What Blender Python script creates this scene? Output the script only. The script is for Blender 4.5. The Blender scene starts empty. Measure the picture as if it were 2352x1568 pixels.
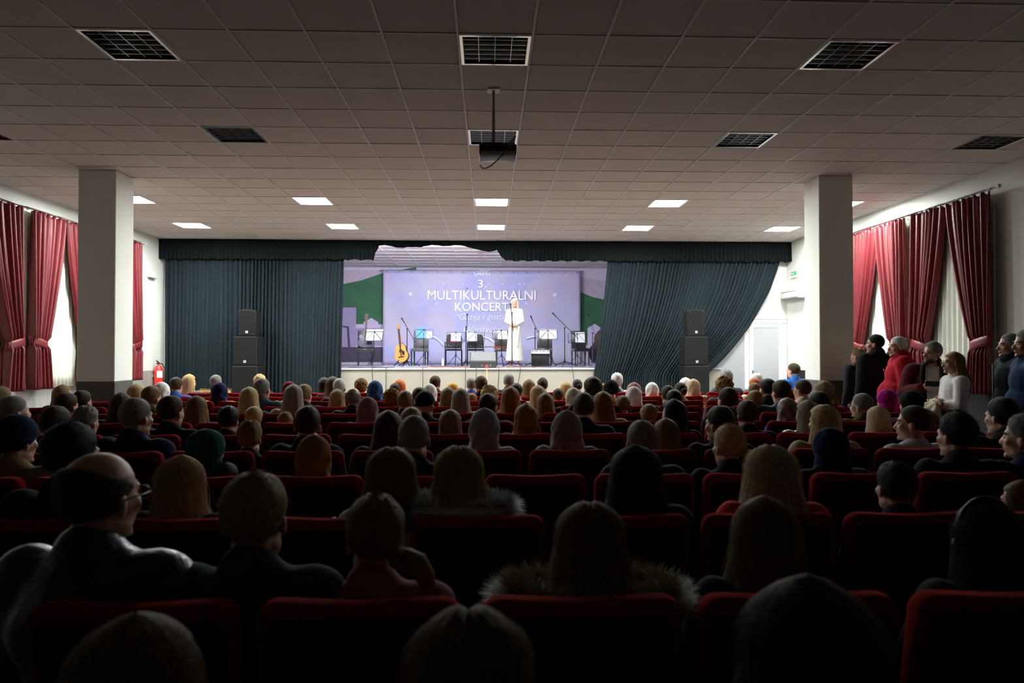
import bpy, bmesh, math, random
from mathutils import Vector, Matrix, Euler, noise as mnoise
R = math.radians
PI = math.pi
SC = bpy.context.scene
COL = SC.collection
rnd = random.Random(7)

# ------------------------------------------------------------------ camera, world, exposure
FPX, YAW, PITCH = 1611.0, 0.0335, 0.0135      # focal length in pixels of the 2352 px wide frame
ZC, CEIL = 1.60, 4.14
camd = bpy.data.cameras.new('camera')
camd.sensor_width = 36.0
camd.lens = FPX * 36.0 / 2352.0
camd.clip_start = 0.05
camd.dof.use_dof = True
camd.dof.focus_distance = 15.0
camd.dof.aperture_fstop = 3.2
cam = bpy.data.objects.new('camera', camd)
COL.objects.link(cam)
cam.location = (0, 0, ZC)
cam.rotation_euler = (PI / 2 + PITCH, 0, -YAW)
SC.camera = cam
world = bpy.data.worlds.new('night')
SC.world = world
world.use_nodes = True
world.node_tree.nodes['Background'].inputs[0].default_value = (0.01, 0.012, 0.02, 1)
world.node_tree.nodes['Background'].inputs[1].default_value = 0.2
SC.view_settings.view_transform = 'Standard'
SC.view_settings.look = 'None'
SC.view_settings.gamma = 1.0
SC.view_settings.use_curve_mapping = False
SC.view_settings.exposure = 0.0
PANEL_EMIT = 220.0          # lit ceiling panels
STAGE_EMIT = 66.0          # lamps over the stage

def ray(px, py):
    u = (px - 1176) / FPX; v = (784 - py) / FPX
    c, s = math.cos(PITCH), math.sin(PITCH)
    y, z = c - v * s, s + v * c
    c, s = math.cos(YAW), math.sin(YAW)
    return (u * c + y * s, -u * s + y * c, z)
def at_y(px, py, Y):
    r = ray(px, py); t = Y / r[1]
    return Vector((r[0] * t, Y, ZC + r[2] * t))
def at_x(px, py, X):
    r = ray(px, py); t = X / r[0]
    return Vector((X, r[1] * t, ZC + r[2] * t))

# ------------------------------------------------------------------ materials
MATS = {}
def mat(name, col, rough=0.6, metal=0.0, sheen=0.0, spec=0.5, var=0.0, scale=8.0, bump=0.0, bscale=60.0,
        stretch=(1, 1, 1), emit=None, estr=0.0, trans=0.0, coat=0.0, sheen_tint=None, col2=None, objrand=0.0):
    if name in MATS: return MATS[name]
    m = bpy.data.materials.new(name); m.use_nodes = True
    nt = m.node_tree; b = nt.nodes['Principled BSDF']
    c4 = (*col, 1)
    b.inputs['Base Color'].default_value = c4
    b.inputs['Roughness'].default_value = rough
    b.inputs['Metallic'].default_value = metal
    b.inputs['Specular IOR Level'].default_value = spec
    b.inputs['Sheen Weight'].default_value = sheen
    b.inputs['Sheen Roughness'].default_value = 0.22
    b.inputs['Coat Weight'].default_value = coat
    if sheen_tint: b.inputs['Sheen Tint'].default_value = (*sheen_tint, 1)
    if emit:
        b.inputs['Emission Color'].default_value = (*emit, 1)
        b.inputs['Emission Strength'].default_value = estr
    tc = mp = None
    def coords():
        nonlocal tc, mp
        if tc is None:
            tc = nt.nodes.new('ShaderNodeTexCoord'); mp = nt.nodes.new('ShaderNodeMapping')
            mp.inputs['Scale'].default_value = stretch
            nt.links.new(tc.outputs['Object'], mp.inputs['Vector'])
        return mp.outputs['Vector']
    if var > 0 or col2:
        n = nt.nodes.new('ShaderNodeTexNoise'); n.inputs['Scale'].default_value = scale
        n.inputs['Detail'].default_value = 5
        nt.links.new(coords(), n.inputs['Vector'])
        r = nt.nodes.new('ShaderNodeValToRGB')
        a = tuple(max(0, x * (1 - var)) for x in col)
        z = tuple(min(1, x * (1 + var)) for x in (col2 or col))
        r.color_ramp.elements[0].position = 0.3; r.color_ramp.elements[1].position = 0.7
        r.color_ramp.elements[0].color = (*a, 1); r.color_ramp.elements[1].color = (*z, 1)
        nt.links.new(n.outputs['Fac'], r.inputs['Fac'])
        nt.links.new(r.outputs['Color'], b.inputs['Base Color'])
    if bump > 0:
        n2 = nt.nodes.new('ShaderNodeTexNoise'); n2.inputs['Scale'].default_value = bscale
        n2.inputs['Detail'].default_value = 4
        nt.links.new(coords(), n2.inputs['Vector'])
        bp = nt.nodes.new('ShaderNodeBump'); bp.inputs['Strength'].default_value = bump
        bp.inputs['Distance'].default_value = 0.01
        nt.links.new(n2.outputs['Fac'], bp.inputs['Height'])
        nt.links.new(bp.outputs['Normal'], b.inputs['Normal'])
    if trans > 0:
        tr = nt.nodes.new('ShaderNodeBsdfTranslucent'); tr.inputs['Color'].default_value = c4
        mx = nt.nodes.new('ShaderNodeMixShader'); mx.inputs[0].default_value = trans
        out = nt.nodes['Material Output']
        nt.links.new(b.outputs[0], mx.inputs[1]); nt.links.new(tr.outputs[0], mx.inputs[2])
        nt.links.new(mx.outputs[0], out.inputs[0])
    MATS[name] = m
    return m

def hair_mat(key):
    C = {'black': (.012, .011, .012), 'dark': (.05, .033, .018), 'brown': (.2, .125, .05), 'light': (.3, .2, .095),
         'blond': (.6, .44, .2), 'pale': (.62, .5, .3), 'grey': (.22, .22, .21), 'white': (.78, .77, .74),
         'auburn': (.26, .095, .02), 'orange': (.5, .13, .035), 'ash': (.3, .26, .2), 'ochre': (.34, .25, .07)}[key]
    return mat('hair_' + key, C, rough=.5, sheen=.4, spec=.08, var=.45, scale=60, stretch=(3, 3, .25), bump=.7, bscale=160,
               sheen_tint=tuple(min(1, c / max(C) * .8 + .05) for c in C))

M_WALL = mat('white_wall_paint', (.68, .69, .65), .75, var=.03, scale=2, bump=.05, bscale=80)
M_GREYWALL = mat('grey_wainscot_shaded', (.022, .021, .021), .95, spec=.08, var=.06, scale=3, bump=.04)  # grey darkened to hold the shade of people along this wall
M_MARBLE = mat('mottled_grey_paint', (.27, .265, .255), .5, var=.3, scale=2.2, stretch=(1, 1, .35))
M_CEIL = mat('mineral_ceiling_tile', (.545, .495, .48), .95, spec=.1, var=.05, scale=150, bump=.25, bscale=220)
M_GRID = mat('white_ceiling_grid', (.58, .57, .56), .5)
M_FLOOR = mat('brown_hall_floor', (.16, .125, .1), .45, var=.3, scale=2)
M_CHAIR = mat('red_chair_fabric', (.24, .012, .012), .95, sheen=.8, spec=.03, var=.2, scale=40, bump=.3, bscale=400, sheen_tint=(1, .13, .1))
M_CHAIRFRAME = mat('black_chair_frame', (.012, .012, .013), .45)
M_BLACK = mat('black_plastic', (.014, .014, .016), .45)
M_BLACKMETAL = mat('black_metal', (.012, .012, .014), .35, metal=.6)
M_GRILLE = mat('speaker_grille', (.012, .012, .0115), .8, spec=.1, bump=.8, bscale=500, var=.2, scale=300)
M_CAB = mat('speaker_cabinet', (.009, .009, .009), .6, spec=.2, bump=.2, bscale=200)
M_STAGECURT = mat('dark_teal_stage_cloth', (.0135, .0205, .025), .95, sheen=.1, spec=.1, var=.18, scale=30, sheen_tint=(.3, .5, .6))
M_VAL = mat('black_valance_cloth', (.0055, .008, .009), .95, sheen=.06, spec=.1, var=.2, scale=30, sheen_tint=(.3, .45, .45))
M_RED = mat('burgundy_satin', (.125, .007, .012), .5, sheen=.12, spec=.4, var=.1, scale=10, sheen_tint=(1, .3, .3))
M_SHEER = mat('white_sheer_cloth', (.80, .82, .74), .9, trans=.3)
M_CHROME = mat('chrome', (.7, .7, .7), .2, metal=1)
M_WHITEP = mat('white_plastic', (.78, .78, .76), .4)
M_GREYP = mat('grey_plastic', (.2, .2, .2), .5)
M_STAGEFRONT = mat('beige_stage_front', (.3, .275, .235), .65, var=.03, scale=3)
M_STAGEFLOOR = mat('pale_stage_floor', (.55, .56, .62), .16, var=.05, scale=4)
M_SKIN = mat('skin', (.52, .29, .2), .5, var=.08, scale=20)
M_SKIN2 = mat('skin_tanned', (.4, .2, .13), .5, var=.08, scale=20)
M_EYE = mat('eye_dark', (.02, .014, .01), .15)
M_PAPER = mat('white_paper', (.85, .86, .9), .8, trans=.2)
M_WOOD = mat('spruce_guitar_top', (.62, .3, .07), .3, var=.1, scale=14, stretch=(8, 1, .6), coat=.5)
M_DWOOD = mat('dark_varnished_wood', (.06, .02, .011), .5, coat=.0, var=.2, scale=12)

# ------------------------------------------------------------------ mesh builder
class MB:
    def __init__(self): self.v = []; self.f = []
    def add(self, vs, fs):
        o = len(self.v); self.v += [tuple(p) for p in vs]; self.f += [tuple(i + o for i in q) for q in fs]
        return self
    def box(self, c, s, rot=None):
        x, y, z = s[0] / 2, s[1] / 2, s[2] / 2
        vs = [Vector(p) for p in ((-x, -y, -z), (x, -y, -z), (x, y, -z), (-x, y, -z), (-x, -y, z), (x, -y, z), (x, y, z), (-x, y, z))]
        if rot is not None: vs = [rot @ p for p in vs]
        c = Vector(c)
        return self.add([p + c for p in vs], [(3, 2, 1, 0), (4, 5, 6, 7), (0, 1, 5, 4), (1, 2, 6, 5), (2, 3, 7, 6), (3, 0, 4, 7)])
    def bar(self, a, b, w, h=None, up=(0, 0, 1)):
        a, b = Vector(a), Vector(b); d = b - a; L = d.length; d.normalize()
        h = h or w; u = Vector(up)
        if abs(d.dot(u)) > .98: u = Vector((0, 1, 0))
        sx = d.cross(u).normalized(); su = sx.cross(d)
        return self.box((a + b) / 2, (w, L, h), Matrix((sx, d, su)).transposed())
    def cone(self, a, b, r0, r1, n=10, caps=True):
        a, b = Vector(a), Vector(b); d = (b - a)
        if d.length < 1e-6: return self
        d.normalize(); u = Vector((0, 0, 1)) if abs(d.z) < .9 else Vector((1, 0, 0))
        s = d.cross(u).normalized(); t = s.cross(d)
        vs = []
        for p, r in ((a, r0), (b, r1)):
            for i in range(n):
                q = 2 * PI * i / n; vs.append(p + s * (r * math.cos(q)) + t * (r * math.sin(q)))
        fs = [(i, i + n, (i + 1) % n + n, (i + 1) % n) for i in range(n)]
        fs = [tuple(reversed(q)) for q in fs]
        if caps: fs += [tuple(range(n)), tuple(reversed(range(n, 2 * n)))]
        return self.add(vs, fs)
    def tube(self, pts, r, n=8):
        pts = [Vector(p) for p in pts]; rs = r if isinstance(r, (list, tuple)) else [r] * len(pts)
        vs = []; fs = []; prev = None
        for i, p in enumerate(pts):
            d = (pts[min(i + 1, len(pts) - 1)] - pts[max(i - 1, 0)])
            d = d.normalized() if d.length > 1e-9 else Vector((0, 0, 1))
            if prev is None:
                u = Vector((0, 0, 1)) if abs(d.z) < .9 else Vector((1, 0, 0))
                s = d.cross(u).normalized()
            else:
                s = (prev - d * prev.dot(d)).normalized()
            prev = s; t = s.cross(d)
            for k in range(n):
                q = 2 * PI * k / n; vs.append(p + s * (rs[i] * math.cos(q)) + t * (rs[i] * math.sin(q)))
        for i in range(len(pts) - 1):
            for k in range(n):
                fs.append((i * n + (k + 1) % n, (i + 1) * n + (k + 1) % n, (i + 1) * n + k, i * n + k)[::-1])
        fs += [tuple(range(n)), tuple(reversed(range((len(pts) - 1) * n, len(pts) * n)))]
        return self.add(vs, fs)
    def ell(self, c, r, nu=14, nv=9, rot=None):
        c = Vector(c); r = (r, r, r) if isinstance(r, (int, float)) else r
        vs = [Vector((0, 0, r[2]))]
        for i in range(1, nv):
            th = PI * i / nv
            for k in range(nu):
                ph = 2 * PI * k / nu
                vs.append(Vector((r[0] * math.sin(th) * math.cos(ph), r[1] * math.sin(th) * math.sin(ph), r[2] * math.cos(th))))
        vs.append(Vector((0, 0, -r[2])))
        if rot is not None: vs = [rot @ p for p in vs]
        fs = [(0, 1 + k, 1 + (k + 1) % nu) for k in range(nu)]
        for i in range(nv - 2):
            for k in range(nu):
                a = 1 + i * nu; fs.append((a + k, a + nu + k, a + nu + (k + 1) % nu, a + (k + 1) % nu))
        a = 1 + (nv - 2) * nu; L = len(vs) - 1
        fs += [(a + k, L, a + (k + 1) % nu) for k in range(nu)]
        return self.add([p + c for p in vs], fs)
    def cap(self, a, b, r0, r1=None, n=12):       # tapered capsule, closed
        r1 = r0 if r1 is None else r1
        self.ell(a, r0, n, 8); self.ell(b, r1, n, 8); return self.cone(a, b, r0, r1, n)
    def lathe(self, prof, c=(0, 0, 0), n=20):
        vs = []; fs = []; c = Vector(c)
        for (r, z) in prof:
            for k in range(n):
                q = 2 * PI * k / n; vs.append(c + Vector((r * math.cos(q), r * math.sin(q), z)))
        for i in range(len(prof) - 1):
            for k in range(n): fs.append((i * n + k, i * n + (k + 1) % n, (i + 1) * n + (k + 1) % n, (i + 1) * n + k))
        fs += [tuple(reversed(range(n))), tuple(range((len(prof) - 1) * n, len(prof) * n))]
        return self.add(vs, fs)
    def grid(self, fn, nu, nv, wrap=False):
        vs = [fn(i / nu, j / nv) for j in range(nv + 1) for i in range(nu + (0 if wrap else 1))]
        w = nu if wrap else nu + 1
        fs = []
        for j in range(nv):
            for i in range(nu):
                i2 = (i + 1) % w
                fs.append((j * w + i, j * w + i2, (j + 1) * w + i2, (j + 1) * w + i))
        return self.add(vs, fs)
    def prism(self, poly, y0, y1):               # polygon in x,z extruded along y
        n = len(poly)
        vs = [(x, y0, z) for x, z in poly] + [(x, y1, z) for x, z in poly]
        fs = [tuple(range(n)), tuple(reversed(range(n, 2 * n)))] + [(i, i + n, (i + 1) % n + n, (i + 1) % n) for i in range(n)]
        return self.add(vs, fs)
    def mesh(self, name, smooth=False):
        me = bpy.data.meshes.new(name); me.from_pydata(self.v, [], self.f); me.update()
        if smooth: me.polygons.foreach_set('use_smooth', [True] * len(me.polygons))
        return me
    def build(self, name, m, parent=None, smooth=False, auto=None):
        me = self.mesh(name, smooth or auto is not None)
        if auto is not None: me.set_sharp_from_angle(angle=R(auto))
        return obj(name, me, m, parent)

def obj(name, me, m=None, parent=None, loc=None):
    o = bpy.data.objects.new(name, me); COL.objects.link(o)
    if m is not None:
        if len(me.materials) == 0: me.materials.append(m)
        elif me.materials[0] != m:
            o.material_slots[0].link = 'OBJECT'; o.material_slots[0].material = m
    if parent: o.parent = parent
    if loc is not None: o.location = loc
    return o
def tag(o, label=None, cat=None, group=None, kind=None):
    if label: o['label'] = label
    if cat: o['category'] = cat
    if group: o['group'] = group
    if kind: o['kind'] = kind
    return o
def thing(name, label, cat, loc=(0, 0, 0), rz=0.0, group=None):
    o = bpy.data.objects.new(name, None); COL.objects.link(o); o.empty_display_size = .1
    o.location = loc; o.rotation_euler = (0, 0, rz)
    return tag(o, label, cat, group)
def copy_tree(o, parent=None):
    c = o.copy(); COL.objects.link(c)
    if parent: c.parent = parent
    for ch in list(o.children): copy_tree(ch, c)
    return c
def bevel(mb, w, seg=2, angle=35):
    bm = bmesh.new()
    vs = [bm.verts.new(p) for p in mb.v]
    for q in mb.f:
        try: bm.faces.new([vs[i] for i in q])
        except ValueError: pass
    bmesh.ops.recalc_face_normals(bm, faces=bm.faces)
    es = [e for e in bm.edges if len(e.link_faces) == 2 and e.calc_face_angle(0) > R(angle)]
    bmesh.ops.bevel(bm, geom=es, offset=w, segments=seg, affect='EDGES', profile=.5, clamp_overlap=True)
    out = MB(); bm.verts.index_update()
    out.v = [tuple(v.co) for v in bm.verts]; out.f = [tuple(v.index for v in f.verts) for f in bm.faces]
    bm.free(); return out
def fuse(mb, voxel, smooth=3, fac=.5):           # one continuous skin over overlapping closed shapes
    me = mb.mesh('fuse'); o = bpy.data.objects.new('fuse', me); COL.objects.link(o)
    md = o.modifiers.new('r', 'REMESH'); md.mode = 'VOXEL'; md.voxel_size = voxel; md.adaptivity = 0
    if smooth:
        sm = o.modifiers.new('s', 'SMOOTH'); sm.iterations = smooth; sm.factor = fac
    dg = bpy.context.evaluated_depsgraph_get()
    r = bpy.data.meshes.new_from_object(o.evaluated_get(dg))
    bpy.data.objects.remove(o); bpy.data.meshes.remove(me)
    r.polygons.foreach_set('use_smooth', [True] * len(r.polygons))
    return r
ORD = ['', 'first', 'second', 'third', 'fourth', 'fifth', 'sixth', 'seventh', 'eighth', 'ninth', 'tenth', 'eleventh', 'twelfth',
       'thirteenth', 'fourteenth', 'fifteenth', 'sixteenth', 'seventeenth', 'eighteenth', 'nineteenth']

# ------------------------------------------------------------------ the hall
XL, XR, YF, YB, YREAR = -7.45, 7.05, 16.35, 21.4, -9.0
WAIN = 1.17
T = 0.605
TX0, TY0 = 0.054, 5.9
struct = lambda o: tag(o, kind='structure')
struct(MB().box(((XL + XR) / 2, (YREAR + YF) / 2, -.05), (XR - XL + .4, YF - YREAR, .1)).build('floor', M_FLOOR))
def wall(name, y0, y1, x, side):
    w = struct(MB().box((x + side * .1, (y0 + y1) / 2, (CEIL + .1) / 2), (.2, y1 - y0, CEIL + .1)).build(name, M_WALL))
    return w
wl = wall('wall_left', YREAR, YF + .2, XL, -1)
wr = wall('wall_right', YREAR, YF + .2, XR, 1)
for x, s, nm in ((XL, 1, 'wainscot_left'), (XR, -1, 'wainscot_right')):
    struct(MB().box((x + s * .004, (YREAR + YF) / 2, WAIN / 2), (.008, YF - YREAR, WAIN)).build('trim_1' if s > 0 else 'trim_2', M_MARBLE if s > 0 else M_GREYWALL))
struct(MB().box(((XL + XR) / 2, YREAR - .1, CEIL / 2), (XR - XL, .2, CEIL)).build('wall_rear', mat('dark_rear_wall', (.07, .055, .05), .8)))
OPL, OPR = -4.4, 4.3          # stage opening
SZ = 1.20                     # stage height
struct(MB().box(((XL + OPL) / 2, YF + .1, CEIL / 2), (OPL - XL, .2, CEIL)).box(((XR + OPR) / 2, YF + .1, CEIL / 2), (XR - OPR, .2, CEIL)).build('wall_front', M_WALL))
struct(MB().box(((OPL + OPR) / 2, YB + .1, (CEIL + SZ) / 2), (OPR - OPL + 3, .2, CEIL + SZ)).build('wall_stage_back', M_WALL))
for s, x in ((-1, OPL - 1.2), (1, OPR + 1.2)):
    struct(MB().box((x, (YF + .2 + YB) / 2, CEIL / 2), (.1, YB - YF - .2, CEIL)).build('wall_stage_left' if s < 0 else 'wall_stage_right', M_WALL))
# stage platform
st = struct(MB().box(((OPL + OPR) / 2, (YF - .05 + YB) / 2, (SZ - .03) / 2), (OPR - OPL + 2.3, YB - YF + .05, SZ - .03)).build('floor_stage_base', M_STAGEFRONT))
struct(MB().box(((OPL + OPR) / 2, (YF - .09 + YB) / 2, SZ - .015), (OPR - OPL + 2.3, YB - YF + .09, .03)).build('floor_stage', M_STAGEFLOOR))
# ceiling: slab, grid of runners, tiles
NI0, NI1 = -12, 11
J0, J1 = -3, 25
UNLIT = {(-5, 0), (0, 0), (5, 0), (-10, 0), (10, 0), (-10, 4), (-5, 4), (0, 4), (5, 4), (10, 4)}
LIT = {(i, j) for i in (-10, -5, 0, 5, 10) for j in (10, 14)}
PILL = [(-5.75, -5.23, 10.0, 10.5), (4.78, 5.28, 9.97, 10.45)]
ceil = struct(MB().box(((XL + XR) / 2, (YREAR + YB) / 2, CEIL + .2), (XR - XL + .4, YB - YREAR, .1)).build('ceiling', M_CEIL))
yend = TY0 + (J0 - .5) * T
MB().box(((XL + XR) / 2, (YREAR + yend) / 2, CEIL + .06), (XR - XL, yend - YREAR, .12)).build('plain_panel', M_CEIL, ceil)
tile_me = bevel(MB().box((0, 0, .012), (T - .02, T - .02, .02)), .004, 1).mesh('tile')
tile_me.materials.append(M_CEIL)
far = MB(); ntile = 0
edge_t = {}
for j in range(J0, J1 + 1):
    for i in range(NI0, NI1 + 1):
        if (i, j) in UNLIT or (i, j) in LIT: continue
        x, y = TX0 + i * T, TY0 + j * T
        if y > YB - .3: continue
        if any(a - .3 < x < b + .3 and c - .3 < y < d + .3 and a - .02 < x < b + .02 for a, b, c, d in PILL) and False: continue
        x0, x1 = max(x - T / 2 + .01, XL), min(x + T / 2 - .01, XR)
        if x1 - x0 < .05: continue
        full = x1 - x0 > T - .03
        if j <= 9 and ntile < 300:
            ntile += 1
            dz = rnd.uniform(-.0015, .0015)
            if full: obj('tile', tile_me, None, ceil, (x, y, CEIL + dz))
            else:
                o = obj('tile', tile_me, None, ceil, ((x0 + x1) / 2, y, CEIL + dz)); o.scale.x = (x1 - x0) / (T - .02)
        else:
            far.box(((x0 + x1) / 2, y, CEIL + .012 + rnd.uniform(-.0015, .0015)), (x1 - x0, T - .02, .02))
tag(far.build('tile_field', M_CEIL, ceil), kind='stuff')
g = MB()
for i in range(NI0, NI1 + 2):
    x = TX0 + (i - .5) * T
    if XL < x < XR: g.box((x, (yend + YB) / 2, CEIL + .004), (.02, YB - yend, .016))
for j in range(J0, J1 + 2):
    y = TY0 + (j - .5) * T
    if y < YB: g.box(((XL + XR) / 2, y, CEIL + .0035), (XR - XL, .017, .015))
g.build('grid_runners', M_GRID, ceil)

# pillars
for n, (a, b, c, d) in enumerate(PILL):
    o = struct(bevel(MB().box(((a + b) / 2, (c + d) / 2, (CEIL + WAIN) / 2), (b - a, d - c, CEIL - WAIN)), .008, 1).build('wall_pillar_left' if n == 0 else 'wall_pillar_right', M_WALL))
    bevel(MB().box(((a + b) / 2, (c + d) / 2, WAIN / 2), (b - a + .01, d - c + .01, WAIN)), .008, 1).build('painted_dado', mat('dark_grey_dado', (.1, .094, .09), .85, spec=.1), o)

# lamps in the ceiling
M_PANEL = mat('lit_panel', (1, 1, 1), .5, emit=(.95, 1.0, .96), estr=PANEL_EMIT)
def lamp_label(i, lit, j):
    col = {-10: 'beside extinguisher wall', -5: 'between centre and extinguisher wall', 0: 'on the centre line',
           5: 'between centre and air conditioner wall', 10: 'beside air conditioner wall'}[i]
    if lit: return ('lit square ceiling panel %s, %s row from stage' % (col, 'first' if j == 14 else 'second'))
    return ('unlit louvred ceiling lamp %s, %s row from stage' % (col, 'third' if j == 4 else 'fourth'))
frame_me = MB()
h = T / 2 - .012
for sx in (-1, 1):
    frame_me.box((sx * (h - .012), 0, .0), (.024, 2 * h, .014)); frame_me.box((0, sx * (h - .012), .0), (2 * h - .048, .024, .014))
frame_me = frame_me.mesh('frame')
diff_me = MB().box((0, 0, .006), (2 * h - .05, 2 * h - .05, .012)).mesh('diffuser')
housing = MB()
for sx in (-1, 1):
    housing.box((sx * (h - .02), 0, .065), (.012, 2 * h - .03, .11)); housing.box((0, sx * (h - .02), .065), (2 * h - .05, .012, .11))
housing.box((0, 0, .125), (2 * h - .03, 2 * h - .03, .012))
housing = housing.mesh('housing')
blade_x = MB().grid(lambda u, v: ((u - .5) * (2 * h - .06), (v - .5) * .012, .06 * abs(v * 2 - 1) * 0 + (.002 if .2 < v < .8 else .055)), 1, 4).mesh('blade')
bl = MB().prism([(-.011, .06), (-.003, .004), (.003, .004), (.011, .06)], -(h - .03), h - .03).mesh('louvre_blade')
tube_me = MB().cone((-(h - .05), 0, .09), (h - .05, 0, .09), .013, .013, 10).mesh('fluorescent_tube', True)
M_LOUV = mat('satin_louvre_metal', (.28, .28, .28), .22, metal=1)
M_HOUS = mat('dark_reflector', (.05, .05, .052), .3, metal=.7)
for (i, j) in sorted(LIT | UNLIT):
    lit = (i, j) in LIT
    t = thing('ceiling_panel_lamp' if lit else 'louvred_ceiling_lamp', lamp_label(i, lit, j), 'ceiling light', (TX0 + i * T, TY0 + j * T, CEIL), 0,
              'lit ceiling panels' if lit else 'unlit louvred ceiling lamps')
    obj('frame', frame_me, M_WHITEP if lit else M_CHROME, t)
    if lit: obj('diffuser', diff_me, M_PANEL, t)
    else:
        obj('housing', housing, M_HOUS, t)
        for k in range(4): obj('fluorescent_tube', tube_me, M_WHITEP, t, (0, (k - 1.5) * .13, 0))
        for k in range(3): obj('louvre_blade', bl, M_LOUV, t, ((k - 1) * .137, 0, 0))
        for k in range(5):
            o = obj('louvre_blade', bl, M_LOUV, t, (0, (k - 2) * .094, 0)); o.rotation_euler.z = PI / 2

# projector on its pole
pz = at_y(1143, 352, 6.8)
t = thing('projector', 'black projector hanging from a ceiling pole', 'projector', (pz.x, 6.8, pz.z))
bevel(MB().box((0, 0, 0), (.36, .28, .11)), .015, 2).build('body', M_BLACK, t, auto=30)
MB().box((0, -.1415, -.035), (.33, .004, .03)).build('vent_panel', mat('pale_vent', (.3, .32, .36), .3, metal=.5), t)
MB().cone((0, .14, 0), (0, .18, 0), .04, .036, 16).build('lens', mat('lens_glass', (.01, .01, .02), .05), t)
MB().cone((-.04, 0, .055), (-.04, 0, CEIL - pz.z), .016, .016, 12).build('pole', mat('grey_pole', (.3, .3, .3), .4, metal=.6), t, smooth=True)
MB().box((-.04, 0, CEIL - pz.z - .006), (.12, .12, .012)).build('ceiling_plate', M_WHITEP, t)
MB().box((-.04, 0, .075), (.11, .1, .03)).cone((-.16, .08, .05), (-.16, .08, .075), .012, .012).cone((.15, .08, .05), (.15, .08, .075), .012, .012).build('mount_bracket', M_BLACKMETAL, t)
MB().tube([(.0 + .17 * math.sin(q * .35), -.12 + .1 * math.cos(q * .5), -.02 + .14 * math.sin(q * .42)) for q in range(1, 14)], .006, 6).build('cable', M_BLACK, t, smooth=True)

# stage curtains and valance
def drape(fn_edges, nfold, amp, z0, z1, yp, rows=26, jitter=.4, seed=1, thin=.004, pinch=None):
    """pleated cloth hanging in the x z plane; fn_edges(t) gives the two side positions at height fraction t (0 top)"""
    r = random.Random(seed); ph = [r.uniform(0, 6.28) for _ in range(6)]
    def fn(u, v):
        z = z0 + (z1 - z0) * v
        a, b = fn_edges(v)
        uu = u + .012 * math.sin(7 * u + ph[0]) + .008 * math.sin(17 * u + ph[1] + v)
        wdt = abs(b - a)
        am = amp * (1 + .5 * math.sin(11 * u + ph[2])) * (.75 + .25 * v)
        dep = am * math.sin(2 * PI * nfold * uu + .5 * math.sin(3 * v + ph[3] + 9 * u)) + .35 * am * math.sin(2 * PI * nfold * 2.3 * uu + ph[4])
        return (a + (b - a) * u, yp + dep, z)
    return MB().grid(fn, nfold * 9, rows)
def cloth(mb, name, m, parent, th=.006):
    o = mb.build(name, m, parent, smooth=True)
    s = o.modifiers.new('thickness', 'SOLIDIFY'); s.thickness = th; s.offset = 0
    return o
YC = 16.1
ZV = 3.66
tl = thing('stage_curtain', 'dark teal pleated stage curtain hanging straight beside the fire extinguisher', 'curtain', (0, 0, 0))
cloth(drape(lambda v: (-7.36, -3.30 - .09 * v), 44, .035, 3.95, .03, YC + .08, seed=3), 'curtain_cloth', M_STAGECURT, tl)
EDGE = [(0, 6.85), (.08, 6.8), (.25, 6.56), (.44, 6.14), (.58, 5.68), (.66, 5.38), (.72, 5.1), (.76, 5.02), (1, 5.25)]
def edge_r(v):
    for (a, b), (c, d) in zip(EDGE, EDGE[1:]):
        if v <= c: return b + (d - b) * (v - a) / (c - a)
    return EDGE[-1][1]
def rr(v):
    return 2.78 - .5 * v ** 1.3, (edge_r(v - .03) + 2 * edge_r(v) + edge_r(min(1, v + .03))) / 4
tr = thing('stage_curtain', 'dark teal stage curtain swept aside and tied back beside the grey door', 'curtain', (0, 0, 0))
cloth(drape(rr, 44, .035, 3.95, .03, YC + .08, rows=40, seed=5), 'curtain_cloth', M_STAGECURT, tr)
# gathered sash of the swept curtain
sash = MB()
for k in range(5):
    pts = []
    for q in range(15):
        v_ = .44 + .33 * q / 14
        pts.append((rr(v_)[1] - .02 - .05 * k, YC + .05 - .035 * (k % 2), 3.95 - 3.92 * v_ - .02 * k))
    sash.tube(pts, [.012 + .03 * math.sin(PI * .5 * q / 14) for q in range(15)], 7)
sash.build('gathered_edge', M_STAGECURT, tr, smooth=True)
# valance in three lengths
tv = thing('valance', 'black gathered valance along the top of the stage opening', 'valance', (0, 0, 0))
def val(a, b, nf, zb, seed, yp, nm):
    r = random.Random(seed); p = r.uniform(0, 6)
    def fn(u, v):
        x = a + (b - a) * u
        z = CEIL - .012 + (zb(x) - CEIL + .012) * v
        dep = .022 * v ** .6 * math.sin(2 * PI * nf * u + .4 * math.sin(13 * u + p)) * (1 + .5 * math.sin(7 * u + p)) + .008 * math.sin(2 * PI * nf * 2.4 * u)
        z += .012 * v * math.sin(2 * PI * nf * .33 * u + p)
        return (x, yp + dep, z)
    return cloth(MB().grid(fn, nf * 8, 12), nm, M_VAL, tv, .008)
def zbL(x):
    if x < -2.62: return ZV + .02
    f_ = min(1, (x + 2.62) / .16); return ZV + .02 + .36 * f_ ** .6
def zbM(x):
    return 4.02 - .05 * max(0, math.sin((x + 2.4) * 3.1)) - .09 * max(0, math.sin((x + .55) * 3.6)) * (1 if -.55 < x < .35 else 0)
def zbR(x):
    if x > .42: return ZV + .01
    f_ = (x - .18) / .24; return 3.98 - .31 * f_ ** .55
val(XL, -2.46, 52, zbL, 1, YC - .02, 'valance_cloth'); val(-2.5, .3, 16, zbM, 2, YC + .03, 'valance_cloth'); val(.18, XR + .03, 70, zbR, 3, YC - .02, 'valance_cloth')
MB().box(((XL + XR) / 2, YC + .06, CEIL - .02), (XR - XL, .03, .03)).build('batten', M_BLACKMETAL, tv)

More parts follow.
